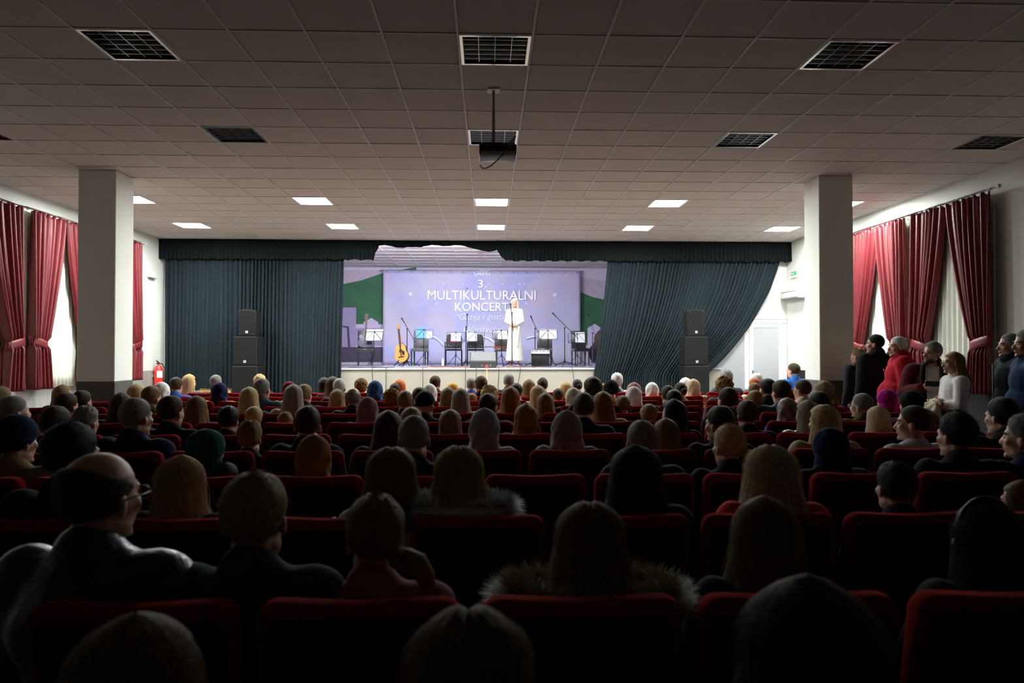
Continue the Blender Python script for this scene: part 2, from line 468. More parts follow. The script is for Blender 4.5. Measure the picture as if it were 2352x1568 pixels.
# side windows: burgundy curtains, sheers and rods
def side_curtain(X, yo, yi, zt, zt_tie, zb, side, label, wt=.36, wb=.46, group=None):
    """yo outer edge (towards the tieback), yi inner edge; hangs along y at wall x"""
    sg = 1 if yi > yo else -1
    W = abs(yi - yo)
    t = thing('window_curtain', label, 'curtain', (0, 0, 0), 0, group)
    nf = 7; r = random.Random(int(abs(yo) * 100) + side); p = r.uniform(0, 6)
    ft = (zt - zt_tie) / (zt - zb)
    def fn(u, v):
        if v < ft: w = W + (wt - W) * (v / ft) ** 1.35; g_ = v / ft
        else: w = wt + (wb - wt) * ((v - ft) / (1 - ft)) ** .7; g_ = 1
        y = yo + sg * w * u
        z = zt + (zb - zt) * v
        if v < .04: z += .02 * math.sin(2 * PI * nf * 1.7 * u)
        am = (.045 + .025 * g_) * (1 + .4 * math.sin(9 * u + p))
        dep = am * math.sin(2 * PI * nf * (u + .02 * math.sin(6 * u + p)) + .7 * math.sin(2.5 * v + p)) + .012 * math.sin(2 * PI * nf * 2.6 * u + p)
        if ft - .03 < v < ft + .03: dep *= .6
        return (X - side * (.05) + dep, y, z)
    cloth(MB().grid(fn, nf * 10, 44), 'curtain_cloth', M_RED, t)
    b = MB()
    n = 24
    def band(u, v):
        q = 2 * PI * u
        return (X - side * .05 + .075 * math.sin(q), yo + sg * (wt * .5 - (wt * .56) * math.cos(q)), zt_tie + (v - .5) * .13 - .1 * (.5 - .5 * math.cos(q)) + .05)
    b.grid(band, n, 3, wrap=True)
    cloth(b, 'tieback', M_RED, t, .008)
    return t
def rod(X, y0, y1, z, side, label):
    t = thing('curtain_rod', label, 'curtain rod', (0, 0, 0))
    MB().cone((X, y0, z), (X, y1, z), .014, .014, 10).cone((X - side * .07, y0, z - .01), (X - side * .07, y1, z - .01), .01, .01, 8).build('rod', M_CHROME, t, smooth=True)
    for y in (y0, y1): MB().ell((X, y, z), .028).build('finial', M_CHROME, t, smooth=True)
    n = max(2, int(abs(y1 - y0) / 1.7) + 1)
    for k in range(n):
        y = y0 + (y1 - y0) * (k + .5) / n
        MB().bar((X + side * .12, y, z), (X - side * .07, y, z - .01), .02, .02).build('bracket', M_CHROME, t)
    k = y0
    while k < y1:
        MB().lathe([(.02, -.003), (.026, -.003), (.026, .003), (.02, .003)], (0, 0, 0), 10).build('ring', M_CHROME, t).matrix_local = Matrix.Translation((X, k, z - .012)) @ Matrix.Rotation(PI / 2, 4, 'X')
        k += .17
    return t
def sheer(X, y0, y1, zt, zb, side, label):
    nf = int(abs(y1 - y0) / .11)
    def fn(u, v):
        return (X + .022 * math.sin(2 * PI * nf * u + .6 * math.sin(5 * u * nf / 9)) * (.6 + .4 * v), y0 + (y1 - y0) * u, zt + (zb - zt) * v)
    o = cloth(MB().grid(fn, nf * 8, 14), 'sheer_curtain', M_SHEER, None, .003)
    return tag(o, label, 'curtain')
ZR = 3.83
CR = 6.90
g = 'burgundy window curtains'
side_curtain(CR, 9.36, 10.25, ZR - .05, 1.70, 1.0, 1, 'burgundy satin curtain tied back, outermost, beside the person in dark zipped jacket', group=g)
side_curtain(CR, 11.10, 10.30, ZR - .05, 1.70, 1.0, 1, 'burgundy satin curtain tied back behind the standing person in burgundy blazer', group=g)
side_curtain(CR, 11.30, 12.10, ZR - .05, 1.70, 1.0, 1, 'burgundy satin curtain tied back behind the standing person in red sweater', group=g)
side_curtain(CR, 12.98, 12.14, ZR - .05, 1.70, 1.0, 1, 'burgundy satin curtain beside the pillar on the air conditioner wall', group=g)
rod(CR, 9.22, 13.3, ZR, 1, 'chrome double curtain rod on the air conditioner wall')
sheer(6.985, 9.55, 11.0, ZR - .03, 1.02, 1, 'white sheer curtain behind the standing person in white sweater')
sheer(6.985, 11.38, 13.1, ZR - .03, 1.02, 1, 'white sheer curtain behind the standing person in red sweater')
CL = -7.30
side_curtain(CL, 11.17, 10.3, ZR - .0, 1.72, .98, -1, 'burgundy satin curtain tied back, far from the stage on the extinguisher wall', group=g)
side_curtain(CL, 11.37, 12.25, ZR - .0, 1.72, .98, -1, 'burgundy satin curtain tied back beside the wide white sheer on extinguisher wall', group=g)
side_curtain(CL, 13.1, 12.29, ZR - .0, 1.72, .98, -1, 'burgundy satin curtain partly behind the pillar on the extinguisher wall', group=g)
side_curtain(CL, 14.88, 14.2, ZR - .0, 1.72, 1.0, -1, 'burgundy satin curtain closest to the fire extinguisher', group=g)
rod(CL, 9.3, 13.3, ZR + .04, -1, 'chrome double curtain rod over the wide white sheer')
rod(CL, 13.45, 15.05, ZR + .04, -1, 'chrome curtain rod ending near the fire extinguisher')
sheer(-7.385, 9.6, 11.2, ZR, .98, -1, 'white sheer curtain between two tied burgundy curtains, far from the stage')
sheer(-7.385, 11.3, 13.2, ZR, .98, -1, 'wide white sheer curtain beside the pillar on the extinguisher wall')
sheer(-7.385, 13.5, 14.8, ZR, .98, -1, 'white sheer curtain closest to the fire extinguisher, behind the pillar')
for n_, (x, y0, y1) in enumerate(((XR - .02, 9.5, 11.0), (XR - .02, 11.4, 13.0), (XL + .02, 9.6, 11.1), (XL + .02, 11.4, 13.1), (XL + .02, 13.5, 14.8))):
    w = struct(MB().box((x, (y0 + y1) / 2, 2.45), (.02, y1 - y0, 2.4)).build('window_%d' % (n_ + 1), M_WHITEP))
    for k in range(2):
        MB().box((x - (.012 if x > 0 else -.012), y0 + (k + .5) * (y1 - y0) / 2, 2.45), (.006, (y1 - y0) / 2 - .1, 2.2)).build('pane', mat('night_glass', (.01, .012, .018), .05), w)

# wall fittings
p = at_x(345, 632, XL)
t = thing('emergency_light', 'small white emergency light box on the wall above the fire extinguisher', 'wall light', (XL + .03, p.y, p.z))
bevel(MB().box((0, 0, 0), (.06, .3, .1)), .01, 1).build('housing', M_WHITEP, t); MB().box((.02, 0, -.058), (.05, .27, .02)).build('lens', M_GREYP, t)
p = at_x(365, 858, XL + .13)
ex = thing('fire_extinguisher', 'red fire extinguisher with white label on the wall beside the stage curtain', 'fire extinguisher', (XL + .12, 15.85, .75))
M_EXT = mat('extinguisher_red', (.75, .03, .02), .3, coat=.4)
MB().lathe([(.0, 0), (.085, .0), (.09, .02), (.09, .44), (.07, .50), (.035, .53), (.03, .55), (0, .55)], n=24).build('cylinder', M_EXT, ex, smooth=True)
lab = MB().grid(lambda u, v: (.0915 * math.cos(R(-85) + u * R(80)), .0915 * math.sin(R(-85) + u * R(80)), .26 + .15 * v), 8, 1).build('paper_label', M_WHITEP, ex)
MB().cone((0, 0, .54), (0, 0, .60), .025, .02).bar((0, 0, .6), (0, -.1, .63), .018, .02).bar((0, 0, .58), (0, -.09, .575), .018, .02).build('valve', M_BLACK, ex)
MB().tube([(0, .02, .58), (.05, .07, .56), (.1, .09, .45), (.11, .06, .25), (.1, .03, .08)], .012, 8).build('hose', M_BLACK, ex, smooth=True)
MB().box((-.1, 0, .3), (.03, .1, .06)).build('bracket', M_GREYP, ex)
p = at_x(1826, 630, XR)
t = thing('exit_sign', 'small green and white exit sign high on the wall above air conditioner', 'sign', (XR - .02, p.y, p.z))
MB().box((0, 0, 0), (.03, .34, .15)).build('plate', M_WHITEP, t)
sgn = MB().box((-.016, .0, .02), (.003, .3, .09))
sgn.build('green_panel', mat('exit_green', (.05, .42, .16), .4), t)
MB().box((-.018, .09, .02), (.002, .05, .05)).box((-.018, .0, .02), (.002, .09, .015)).bar((-.018, -.045, .02), (-.018, -.01, .045), .012, .002).bar((-.018, -.045, .02), (-.018, -.01, -.005), .012, .002).build('white_arrow', M_WHITEP, t)
t = thing('air_conditioner', 'white split air conditioner unit mounted on the wall beside the door', 'air conditioner', (XR - .11, 15.75, 2.92))
bevel(MB().box((0, 0, 0), (.2, .95, .27)), .03, 2).build('housing', M_WHITEP, t, auto=30)
MB().box((-.06, 0, -.125), (.1, .85, .035), Matrix.Rotation(R(25), 3, 'Y')).build('louvre_flap', M_GREYP, t)
MB().box((-.101, 0, .03), (.004, .8, .02)).build('intake_slot', M_GREYP, t)

# grey double door right of the stage
YD = YF - .01
zd = 2.30
d1 = struct(MB().box((5.0, YD, zd / 2 - .03), (.08, .07, zd - .06)).box((6.985, YD, zd / 2 - .03), (.09, .07, zd - .06)).box((6.0, YD, zd), (2.06, .072, .09)).box((5.99, YD - .01, zd + .075), (2.08, .09, .05)).build('door_1', M_WHITEP))
M_DOORG = mat('grey_door_panel', (.36, .37, .4), .4)
for a, b in ((5.05, 6.12), (6.14, 6.94)):
    lf = MB().box((a + .05, YD, zd / 2 - .02), (.09, .05, zd - .06)).box((b - .05, YD, zd / 2 - .02), (.09, .05, zd - .06)).box(((a + b) / 2, YD, zd - .1), (b - a - .2, .044, .1)).box(((a + b) / 2, YD, .1), (b - a - .2, .044, .18)).build('door_leaf', M_WHITEP, d1)
    MB().box(((a + b) / 2, YD, zd / 2), (b - a - .18, .02, zd - .3)).build('panel', M_DOORG, lf)
MB().box((6.2, YD - .05, 1.05), (.03, .04, .2)).bar((6.2, YD - .07, 1.1), (6.32, YD - .07, 1.1), .02, .02).build('door_handle', M_CHROME, d1)

# ------------------------------------------------------------------ the stage
def Z1(zx, zy, Y): return at_y(760 + zx / 3.5636, 540 + zy / 3.5636, Y)
# painted mural on the back wall
mural = thing('wall_mural', 'painted mural of green hill and pale houses on the wall behind the banner', 'mural', (0, 0, 0))
YM = YB - .004
def paint(name, zp, m, k):
    pts = [Z1(a, b, YM) for a, b in zp]
    MB().prism([(p.x, p.z) for p in pts], YM - .004 * k - .004, YM).build(name, m, mural)
M_SKY = mat('mural_mauve', (.42, .36, .42), .7, var=.05)
M_SKY2 = mat('mural_pale_lilac', (.5, .47, .56), .7, var=.04)
M_HILL = mat('mural_green', (.024, .115, .046), .7, var=.12, scale=3)
M_HOUSE = mat('mural_lilac_house', (.3, .25, .4), .7, var=.05)
M_HOUSE2 = mat('mural_pale_house', (.5, .45, .6), .7, var=.04)
M_MDARK = mat('mural_dark_base', (.05, .038, .07), .6, var=.1)
paint('sky', [(-300, 230), (2900, 230), (2900, 1070), (-300, 1070)], M_SKY2, 0)
paint('cloud_band', [(-300, 285), (560, 285), (420, 312), (250, 370), (110, 398), (-300, 430)], M_SKY, 1)
paint('hill', [(-300, 430), (110, 398), (250, 370), (420, 312), (700, 260), (700, 760), (-300, 760)], M_HILL, 2)
paint('house', [(-300, 592), (207, 592), (207, 730), (262, 730), (262, 920), (-300, 920)], M_HOUSE, 3)
paint('gabled_house', [(205, 728), (268, 728), (268, 712), (332, 677), (388, 712), (388, 728), (700, 728), (700, 920), (205, 920)], M_HOUSE2, 4)
paint('house', [(200, 760), (420, 760), (420, 905), (200, 905)], M_HOUSE, 5)
paint('dark_base', [(-300, 915), (700, 915), (700, 1036), (-300, 1036)], M_MDARK, 6)
paint('window_arch', [(95, 738), (148, 748), (160, 915), (143, 915), (132, 760), (95, 752)], M_MDARK, 6)
paint('cloud_band', [(1950, 285), (2900, 285), (2900, 480), (2240, 375), (2040, 340)], M_SKY2, 1)
paint('cloud_band', [(1950, 330), (2050, 345), (2260, 380), (2900, 440), (2900, 560), (2240, 530), (2050, 470), (1950, 440)], M_SKY, 2)
paint('hill', [(1950, 430), (2050, 468), (2140, 505), (2240, 528), (2900, 600), (2900, 900), (1950, 900)], M_HILL, 3)
paint('gabled_house', [(2100, 760), (2160, 725), (2215, 762), (2900, 762), (2900, 1030), (2100, 1030)], M_HOUSE2, 4)
# printed banner
YBN = 21.2
b0, b1 = at_y(880, 621, YBN), at_y(1333, 837, YBN)
bx0, bx1, bz1, bz0 = b0.x, b1.x, b0.z, SZ + .01
banner = thing('concert_banner', 'large printed concert banner with white lettering hung behind the stage', 'banner', (0, 0, 0))
mb_ = bpy.data.materials.new('banner_print'); mb_.use_nodes = True; MATS['banner_print'] = mb_
nt = mb_.node_tree; bs = nt.nodes['Principled BSDF']; bs.inputs['Roughness'].default_value = .5
tc = nt.nodes.new('ShaderNodeTexCoord')
n1 = nt.nodes.new('ShaderNodeTexNoise'); n1.inputs['Scale'].default_value = .9; n1.inputs['Detail'].default_value = 2
n2 = nt.nodes.new('ShaderNodeTexNoise'); n2.inputs['Scale'].default_value = 1.1; n2.inputs['Detail'].default_value = 3
mp2 = nt.nodes.new('ShaderNodeMapping'); mp2.inputs['Location'].default_value = (5, 3, 1)
nt.links.new(tc.outputs['Object'], n1.inputs['Vector']); nt.links.new(tc.outputs['Object'], mp2.inputs['Vector']); nt.links.new(mp2.outputs['Vector'], n2.inputs['Vector'])
r1 = nt.nodes.new('ShaderNodeValToRGB'); e = r1.color_ramp.elements
e[0].position = .35; e[0].color = (.36, .385, .62, 1); e[1].position = .65; e[1].color = (.47, .465, .57, 1)
r2 = nt.nodes.new('ShaderNodeValToRGB'); e = r2.color_ramp.elements
e[0].position = .52; e[0].color = (0, 0, 0, 1); e[1].position = .72; e[1].color = (.6, .6, .6, 1)
mx = nt.nodes.new('ShaderNodeMixRGB'); mx.inputs['Color2'].default_value = (.54, .4, .47, 1)
nt.links.new(n1.outputs['Fac'], r1.inputs['Fac']); nt.links.new(n2.outputs['Fac'], r2.inputs['Fac'])
nt.links.new(r2.outputs['Color'], mx.inputs['Fac']); nt.links.new(r1.outputs['Color'], mx.inputs['Color1'])
nt.links.new(mx.outputs['Color'], bs.inputs['Base Color'])
def wv(x, z): return .012 * math.sin(x * 2.1) + .01 * math.sin(x * 5 + z) * (1 if z < 3 else .5)
cloth(MB().grid(lambda u, v: (bx0 + (bx1 - bx0) * u, YBN + wv(bx0 + (bx1 - bx0) * u, bz1 + (bz0 - bz1) * v), bz1 + (bz0 - bz1) * v), 80, 24), 'banner_cloth', mb_, banner, .003)
for k in range(16):
    MB().lathe([(.012, 0), (.022, 0), (.022, .008), (.012, .008)], n=10).build('grommet', M_GREYP, banner).matrix_local = Matrix.Translation((bx0 + .1 + k * (bx1 - bx0 - .2) / 15, YBN - .03, bz1 - .04)) @ Matrix.Rotation(PI / 2, 4, 'X')
MB().cone((bx0 - .1, YBN, bz1 + .01), (bx1 + .1, YBN, bz1 + .01), .012, .012, 8).build('hanging_rail', M_GREYP, banner, smooth=True)
YT = YBN - .03
M_LET = mat('white_print', (.9, .93, .95), .5)
M_LET2 = mat('pale_print', (.75, .8, .84), .5)
M_BEAM = mat('beam_print', (.38, .45, .78), .5)
M_ARC = mat('arc_print', (.7, .74, .86), .5)
M_DOTP = mat('bokeh_print', (.58, .6, .78), .5)
M_WARM = mat('warm_beam_print', (.5, .43, .5), .5)
def text(body, zx0, zy0, zx1, zy1, m, name, off=0.0, shear=0.0, under=False):
    cu = bpy.data.curves.new('t', 'FONT'); cu.body = body; cu.extrude = .002; cu.bevel_depth = off; cu.bevel_resolution = 0; cu.shear = shear; cu.resolution_u = 3
    o = bpy.data.objects.new('t', cu); COL.objects.link(o)
    me = bpy.data.meshes.new_from_object(o.evaluated_get(bpy.context.evaluated_depsgraph_get()))
    bpy.data.objects.remove(o); bpy.data.curves.remove(cu)
    xs = [v.co.x for v in me.vertices]; ys = [v.co.y for v in me.vertices]
    a = Z1(zx0, zy1, YT); b = Z1(zx1, zy0, YT)
    sx = (b.x - a.x) / (max(xs) - min(xs)); sz = (b.z - a.z) / (max(ys) - min(ys)); x0, y0 = min(xs), min(ys)
    for v in me.vertices:
        x, y, z = v.co; v.co = (a.x + (x - x0) * sx, YT + z, a.z + (y - y0) * sz)
    me.update()
    return obj(name, me, m, banner)
text('3.', 1200, 362, 1278, 432, M_LET, 'lettering', .028)
text('MULTIKULTURALNI', 790, 452, 1680, 531, M_LET, 'lettering', .026)
text('KONCERT', 1013, 549, 1458, 624, M_LET, 'lettering', .026)
text('\u201cGazija i gosti\u201d', 1025, 640, 1452, 706, M_LET2, 'lettering', .006, .25)
text('U\u010destvuju:', 1088, 742, 1398, 805, M_LET2, 'lettering', .006, .25)
text('Gazija', 1172, 296, 1305, 332, M_LET, 'logo', .004, .0)
fl = MB().tube([Z1(1166 + 12 * k, 322 + 8 * math.sin(k * 1.1), YT) for k in range(8)], .008, 6).tube([Z1(1215 + 14 * k, 292 - 4 * math.sin(k * 1.3), YT) for k in range(7)], .006, 6)
fl.build('logo_flourish', M_LET, banner, smooth=True)
ul = Z1(1110, 796, YT); ur = Z1(1392, 796, YT)
MB().bar((ul.x, YT, ul.z), (ur.x, YT, ur.z), .004, .012).build('underline', M_LET2, banner)
def flat(name, zp, m, dy=0.0):
    pts = [Z1(a, b, YT + .004 + dy) for a, b in zp]
    MB().prism([(p.x, p.z) for p in pts], YT + .002 + dy, YT + .004 + dy).build(name, m, banner)
for (ax, ay, bx_, by_, w) in ((1075, 350, 1118, 445, 22), (1405, 355, 1330, 450, 24), (990, 405, 1050, 450, 20), (1465, 400, 1500, 450, 20), (1595, 400, 1560, 450, 20), (870, 395, 880, 450, 12), (1280, 355, 1270, 440, 18), (1150, 395, 1110, 440, 16), (1200, 370, 1165, 440, 14)):
    flat('light_beam', [(ax - 2, ay), (ax + 2, ay), (bx_ + w / 2, by_), (bx_ - w / 2, by_)], M_BEAM, .006)
for (cx, cy, r_) in ((652, 480, 14), (1832, 487, 14), (868, 558, 9), (1598, 556, 9), (925, 396, 9), (962, 380, 9), (1545, 400, 8), (1585, 400, 8), (1085, 398, 7), (1402, 398, 8), (1290, 398, 7)):
    flat('light_spot', [(cx + r_ * math.cos(q * PI / 8), cy - r_ * math.sin(q * PI / 8)) for q in range(16)], M_DOTP if r_ < 12 else M_ARC, .004)
for (ax, ay, bx_, by_, w) in ((1120, 295, 1140, 340, 9), (1380, 295, 1350, 340, 9), (800, 320, 850, 350, 6)):
    flat('warm_beam', [(ax - 2, ay), (ax + 2, ay), (bx_ + w / 2, by_), (bx_ - w / 2, by_)], M_WARM, .008)
def arc(zp, w):
    pts = [Z1(a, b, YT) for a, b in zp]
    MB().tube([(p.x, YT, p.z) for p in pts], w, 6).build('printed_arc', M_ARC, banner, smooth=True)
arc([(820, 828), (850, 835), (880, 855), (905, 880), (925, 905)], .03)
arc([(1150, 835), (1190, 826), (1240, 828), (1290, 845), (1330, 872), (1365, 915)], .03)
arc([(1600, 845), (1640, 833), (1680, 830)], .03)
arc([(1480, 825), (1520, 850), (1560, 895)], .025)

# lamps over the stage, hung behind the valance
M_STL = mat('violet_lamp', (1, 1, 1), emit=(.74, .7, 1.0), estr=STAGE_EMIT)
M_STU = mat('cool_white_lamp', (1, 1, 1), emit=(.84, .82, 1.0), estr=STAGE_EMIT * 8)
for nm, xa, xb, xs in (('towards the extinguisher side', -4.1, -2.8, (-3.9, -3.4, -2.95)), ('towards the door side', .6, 2.5, (.75, 1.5, 2.3))):
    bar_t = thing('stage_light_bar', 'black bar of stage lamps hidden behind the valance %s' % nm, 'stage light', (0, 16.75, 3.98))
    MB().cone((xa, 0, 0), (xb, 0, 0), .022, .022, 10).build('bar', M_BLACKMETAL, bar_t, smooth=True)
    for x in (xa + .1, xb - .1): MB().cone((x, 0, 0), (x, 0, .16), .01, .01, 8).build('hanger', M_BLACKMETAL, bar_t)
    for x in xs:
        rot = Matrix.Rotation(R(-30), 3, 'X')
        o = MB().box((x, .09, -.1), (.34, .12, .16), rot).build('lamp_head', M_BLACK, bar_t)
        MB().box(Vector((x, .09, -.1)) + rot @ Vector((0, .064, 0)), (.3, .006, .13), rot).build('lens', M_STL, o)
ul_t = thing('stage_strip_light', 'long strip light fixed to the ceiling right behind the valance', 'stage light', (-1.15, 16.3, CEIL - .04))
MB().box((0, 0, 0), (2.7, .05, .07)).build('housing', M_BLACK, ul_t)
MB().box((0, .028, .0), (2.6, .006, .05)).build('diffuser', M_STU, ul_t)

# loudspeaker stacks
def emblem(t, y, z):
    MB().box((0, y - .004, z), (.05, .008, .05)).build('emblem', M_WHITEP, t)
    MB().box((-.008, y - .009, z + .004), (.012, .003, .026)).bar((.0, y - .009, z + .016), (.016, y - .009, z - .014), .003, .01).build('emblem_mark', M_BLACK, t)
def stack(px, Y, nm):
    x = at_y(px, 760, Y).x
    z0 = at_y(px, 839, Y).z; z1 = at_y(px, 773, Y).z; z2 = at_y(px, 711, Y).z
    w = .5
    t = thing('subwoofer', 'large black subwoofer at the bottom of the stack %s' % nm, 'loudspeaker', (x - .01, Y, 0))
    bevel(MB().box((0, 0, z0 / 2), (.54, .55, z0 - .005)), .012, 1).build('cabinet', M_CAB, t)
    MB().box((0, -.278, z0 / 2), (.49, .006, z0 - .07)).build('grille', M_GRILLE, t)
    t = thing('bass_loudspeaker', 'black square bass loudspeaker in the middle of the stack %s' % nm, 'loudspeaker', (x - .01, Y, z0))
    hh = z1 - z0
    bevel(MB().box((0, 0, hh / 2), (w, .5, hh - .004)), .012, 1).build('cabinet', M_CAB, t)
    MB().box((0, -.254, hh / 2), (w - .05, .008, hh - .05)).build('grille', M_GRILLE, t)
    emblem(t, -.258, .09)
    t = thing('loudspeaker', 'black arch-topped loudspeaker on top of the stack %s' % nm, 'loudspeaker', (x, Y, z1))
    h3 = z2 - z1; pl = [(-.17, .0), (.17, .0), (.195, .3), (.195, h3 - .05), (.18, h3 - .02)] + [(.18 - .36 * q / 8, h3 - .02 + .02 * math.sin(PI * q / 8)) for q in range(1, 8)] + [(-.18, h3 - .02), (-.195, h3 - .05), (-.195, .3)]
    bevel(MB().prism(pl, -.17, .2), .012, 1).build('cabinet', M_CAB, t)
    MB().prism([(a * .9, .03 + b * .9) for a, b in pl], -.178, -.168).build('grille', M_GRILLE, t)
    emblem(t, -.178, .1)
    for a in (-.145, .145):
        for b in (.05, h3 * .55, h3 - .06): MB().cone((a, -.178, b), (a, -.185, b), .006, .006, 6).build('screw', M_CHROME, t)
stack(573, 15.55, 'near the fire extinguisher')
stack(1594, 15.55, 'near the grey door')

# stage furniture ----------------------------------------------------
FS = SZ
def on_stage(px, Y): return Vector((at_y(px, 820, Y).x, Y, FS))
def stage_chair(px, Y, rz, label, kind='padded', mback=None):
    t = thing('stage_chair', label, 'chair', on_stage(px, Y), rz, 'chairs on the stage')
    mbk = mback or mat('grey_black_leather', (.035, .035, .036), .3, coat=.2)
    if kind == 'padded':
        bevel(MB().box((0, 0, .43), (.43, .43, .09)), .025, 2).build('seat', mbk, t, auto=30)
        bevel(MB().box((0, .2, .70), (.42, .06, .52), Matrix.Rotation(R(-6), 3, 'X')), .02, 2).build('backrest', mbk, t, auto=30)
        for sx in (-1, 1):
            for sy in (-1, 1):
                MB().cone((sx * .185, sy * .19, 0), (sx * .19, sy * .185, .4), .014, .024, 8).build('leg', M_BLACK, t)
    else:
        bevel(MB().box((0, 0, .43), (.42, .42, .05)), .02, 2).build('seat', M_BLACK, t)
        bevel(MB().prism([(-.2, .5), (.2, .5), (.22, .72), (.2, .83), (.15, .86), (-.15, .86), (-.2, .83), (-.22, .72)], .19, .23), .012, 1).build('backrest', M_BLACK, t)
        for sx in (-1, 1):
            for sy in (-1, 1): MB().bar((sx * .22, sy * .2, 0), (sx * .22, sy * .2, .42 if sy > 0 else .62), .024).build('leg', M_BLACKMETAL, t)
            MB().bar((sx * .22, -.21, .63), (sx * .22, .21, .63), .04, .025).build('armrest', M_BLACK, t)
    return t
def sheet_stand(px, Y, rz, label, papers=(), top=None, tilt=-18):
    t = thing('music_stand', label, 'music stand', on_stage(px, Y), rz, 'music stands on the stage')
    hz = (top or .82)
    MB().cone((0, 0, .22), (0, 0, hz + .02), .011, .009, 8).build('pole', M_BLACKMETAL, t)
    for k in range(3):
        q = k * 2 * PI / 3 + .5
        lg = MB().bar((0, 0, .3), (.27 * math.cos(q), .27 * math.sin(q), .012), .018, .008).build('leg', M_BLACKMETAL, t)
    MB().cone((0, 0, .27), (0, 0, .33), .018, .018, 8).build('clamp', M_BLACK, t)
    rot = Matrix.Rotation(R(tilt), 3, 'X'); c = Vector((0, .0, hz + .0))
    w, h_ = .24, .13
    d = MB(); P_ = lambda x, z: c + rot @ Vector((x, 0, z))
    for a, b in (((-w, h_), (w, h_)), ((-w, -h_), (w, -h_)), ((-w, h_), (-w, -h_)), ((w, h_), (w, -h_)), ((0, h_ + .03), (0, -h_)), ((-w, -h_), (0, h_)), ((w, -h_), (0, h_))):
        d.bar(P_(*a), P_(*b), .012, .007)
    d.build('desk_frame', M_BLACKMETAL, t)
    MB().bar(P_(-w, -h_) + rot @ Vector((0, -.03, 0)), P_(w, -h_) + rot @ Vector((0, -.03, 0)), .05, .006).build('ledge', M_BLACKMETAL, t)
    for (x0, x1, h0, m_) in papers:
        q = MB(); q.box(c + rot @ Vector(((x0 + x1) / 2, .012, h0 / 2 - h_)), (x1 - x0, .004, h0), rot); q.build('sheet_music', m_, t)
    return t
def mic_stand(px, Y, H_, label, boom=None, col=M_BLACKMETAL, clip=True):
    t = thing('microphone_stand', label, 'microphone stand', on_stage(px, Y), 0, 'microphone stands on the stage')
    for k in range(3):
        q = k * 2 * PI / 3 + .25
        MB().cone((0, 0, .13), (.33 * math.cos(q), .33 * math.sin(q), .012), .011, .009, 8).ell((.33 * math.cos(q), .33 * math.sin(q), .014), .016).build('leg', col, t, smooth=True)
    MB().cone((0, 0, .08), (0, 0, .18), .025, .02, 10).build('hub', M_BLACK, t)
    MB().cone((0, 0, .1), (0, 0, H_), .013, .01, 10).build('pole', col, t, smooth=True)
    if boom:
        (ax, az), (bx2, bz) = boom
        MB().cone((ax, 0, az), (bx2, 0, bz), .008, .008, 8).build('boom_arm', col, t, smooth=True)
        MB().cone((-.0, -.03, H_ - .02), (0, .03, H_ - .02), .022, .022, 10).build('clutch', M_BLACK, t)
        tip = Vector((bx2, 0, bz)); d = (tip - Vector((ax, 0, az))).normalized()
    else: tip = Vector((0, 0, H_)); d = Vector((0, -.1, 1)).normalized()
    if clip:
        MB().cone(tip, tip + d * .14, .011, .017, 10).ell(tip + d * .155, .024).build('microphone', M_BLACK, t, smooth=True)
    return t
M_BLUEP = mat('blue_folder', (.02, .22, .5), .5)
P1 = ((-.17, .17, .3, M_PAPER),)
stage_chair(839, 19.2, R(8), 'black padded chair on stage with a dark electric guitar leaning on it')
stage_chair(964, 19.2, R(-6), 'grey leather chair on stage beside the acoustic guitar', mback=mat('worn_grey_leather', (.12, .125, .12), .35, coat=.2, var=.2))
stage_chair(1042, 19.2, 0, 'black armchair on stage with a red cloth on it', 'arm')
stage_chair(1092, 19.25, 0, 'black armchair on stage behind the floor monitor', 'arm')
stage_chair(1155, 19.1, R(5), 'black chair on stage with a violin, behind the presenter')
stage_chair(1250, 19.2, R(-8), 'black leather chair on stage behind the accordion')
stage_chair(1333, 19.2, R(8), 'black leather chair on stage next to the swept curtain')
sheet_stand(859, 18.7, R(-12), 'music stand with large white sheets next to the electric guitar', ((-.23, .23, .33, M_PAPER),), .79)
sheet_stand(973, 18.7, R(4), 'music stand holding a blue folder', ((-.2, .06, .3, M_BLUEP), (.07, .22, .2, M_PAPER)), .85)
sheet_stand(1047, 18.6, 0, 'music stand in front of the armchair with red cloth', ((-.13, .13, .24, M_PAPER),), .775)
sheet_stand(1092, 18.7, R(3), 'music stand in front of the armchair behind the floor monitor', ((-.22, .04, .25, M_PAPER),), .78)
sheet_stand(1152, 18.7, R(10), 'music stand partly hidden behind the presenter in white', ((-.1, .16, .25, M_PAPER),), .83)
sheet_stand(1259, 18.4, R(3), 'music stand with wide sheets beside the accordion', ((-.24, .24, .28, M_PAPER),), .83)
sheet_stand(1326, 18.5, R(-3), 'music stand in front of the chair next to the swept curtain', ((-.05, .2, .3, M_PAPER),), .74)
mic_stand(935, 18.6, 1.0, 'microphone stand with boom beside the acoustic guitar', ((.22, .62), (-.06, 1.12)))
mic_stand(1070, 18.4, 1.05, 'microphone stand between the two black armchairs', ((.02, .95), (.03, 1.2)))
mic_stand(1229, 18.65, 1.02, 'microphone stand with boom behind the accordion', ((.12, .8), (-.05, 1.18)))
mic_stand(1297, 18.4, 1.03, 'microphone stand with long slanting boom over the stage', ((.36, .72), (-.2, 1.28)))
mic_stand(1361, 18.8, .9, 'microphone stand with boom, blue light painted into its colour, beside the swept curtain', ((.08, .8), (-.07, 1.25)), col=mat('metal_painted_blue_lit', (.06, .1, .35), .4, metal=.5))  # blue light is painted into the metal colour of this stand
mic_stand(1176, 17.25, 1.36, 'microphone stand right in front of the presenter in white', ((.03, .88), (-.02, 1.4)))
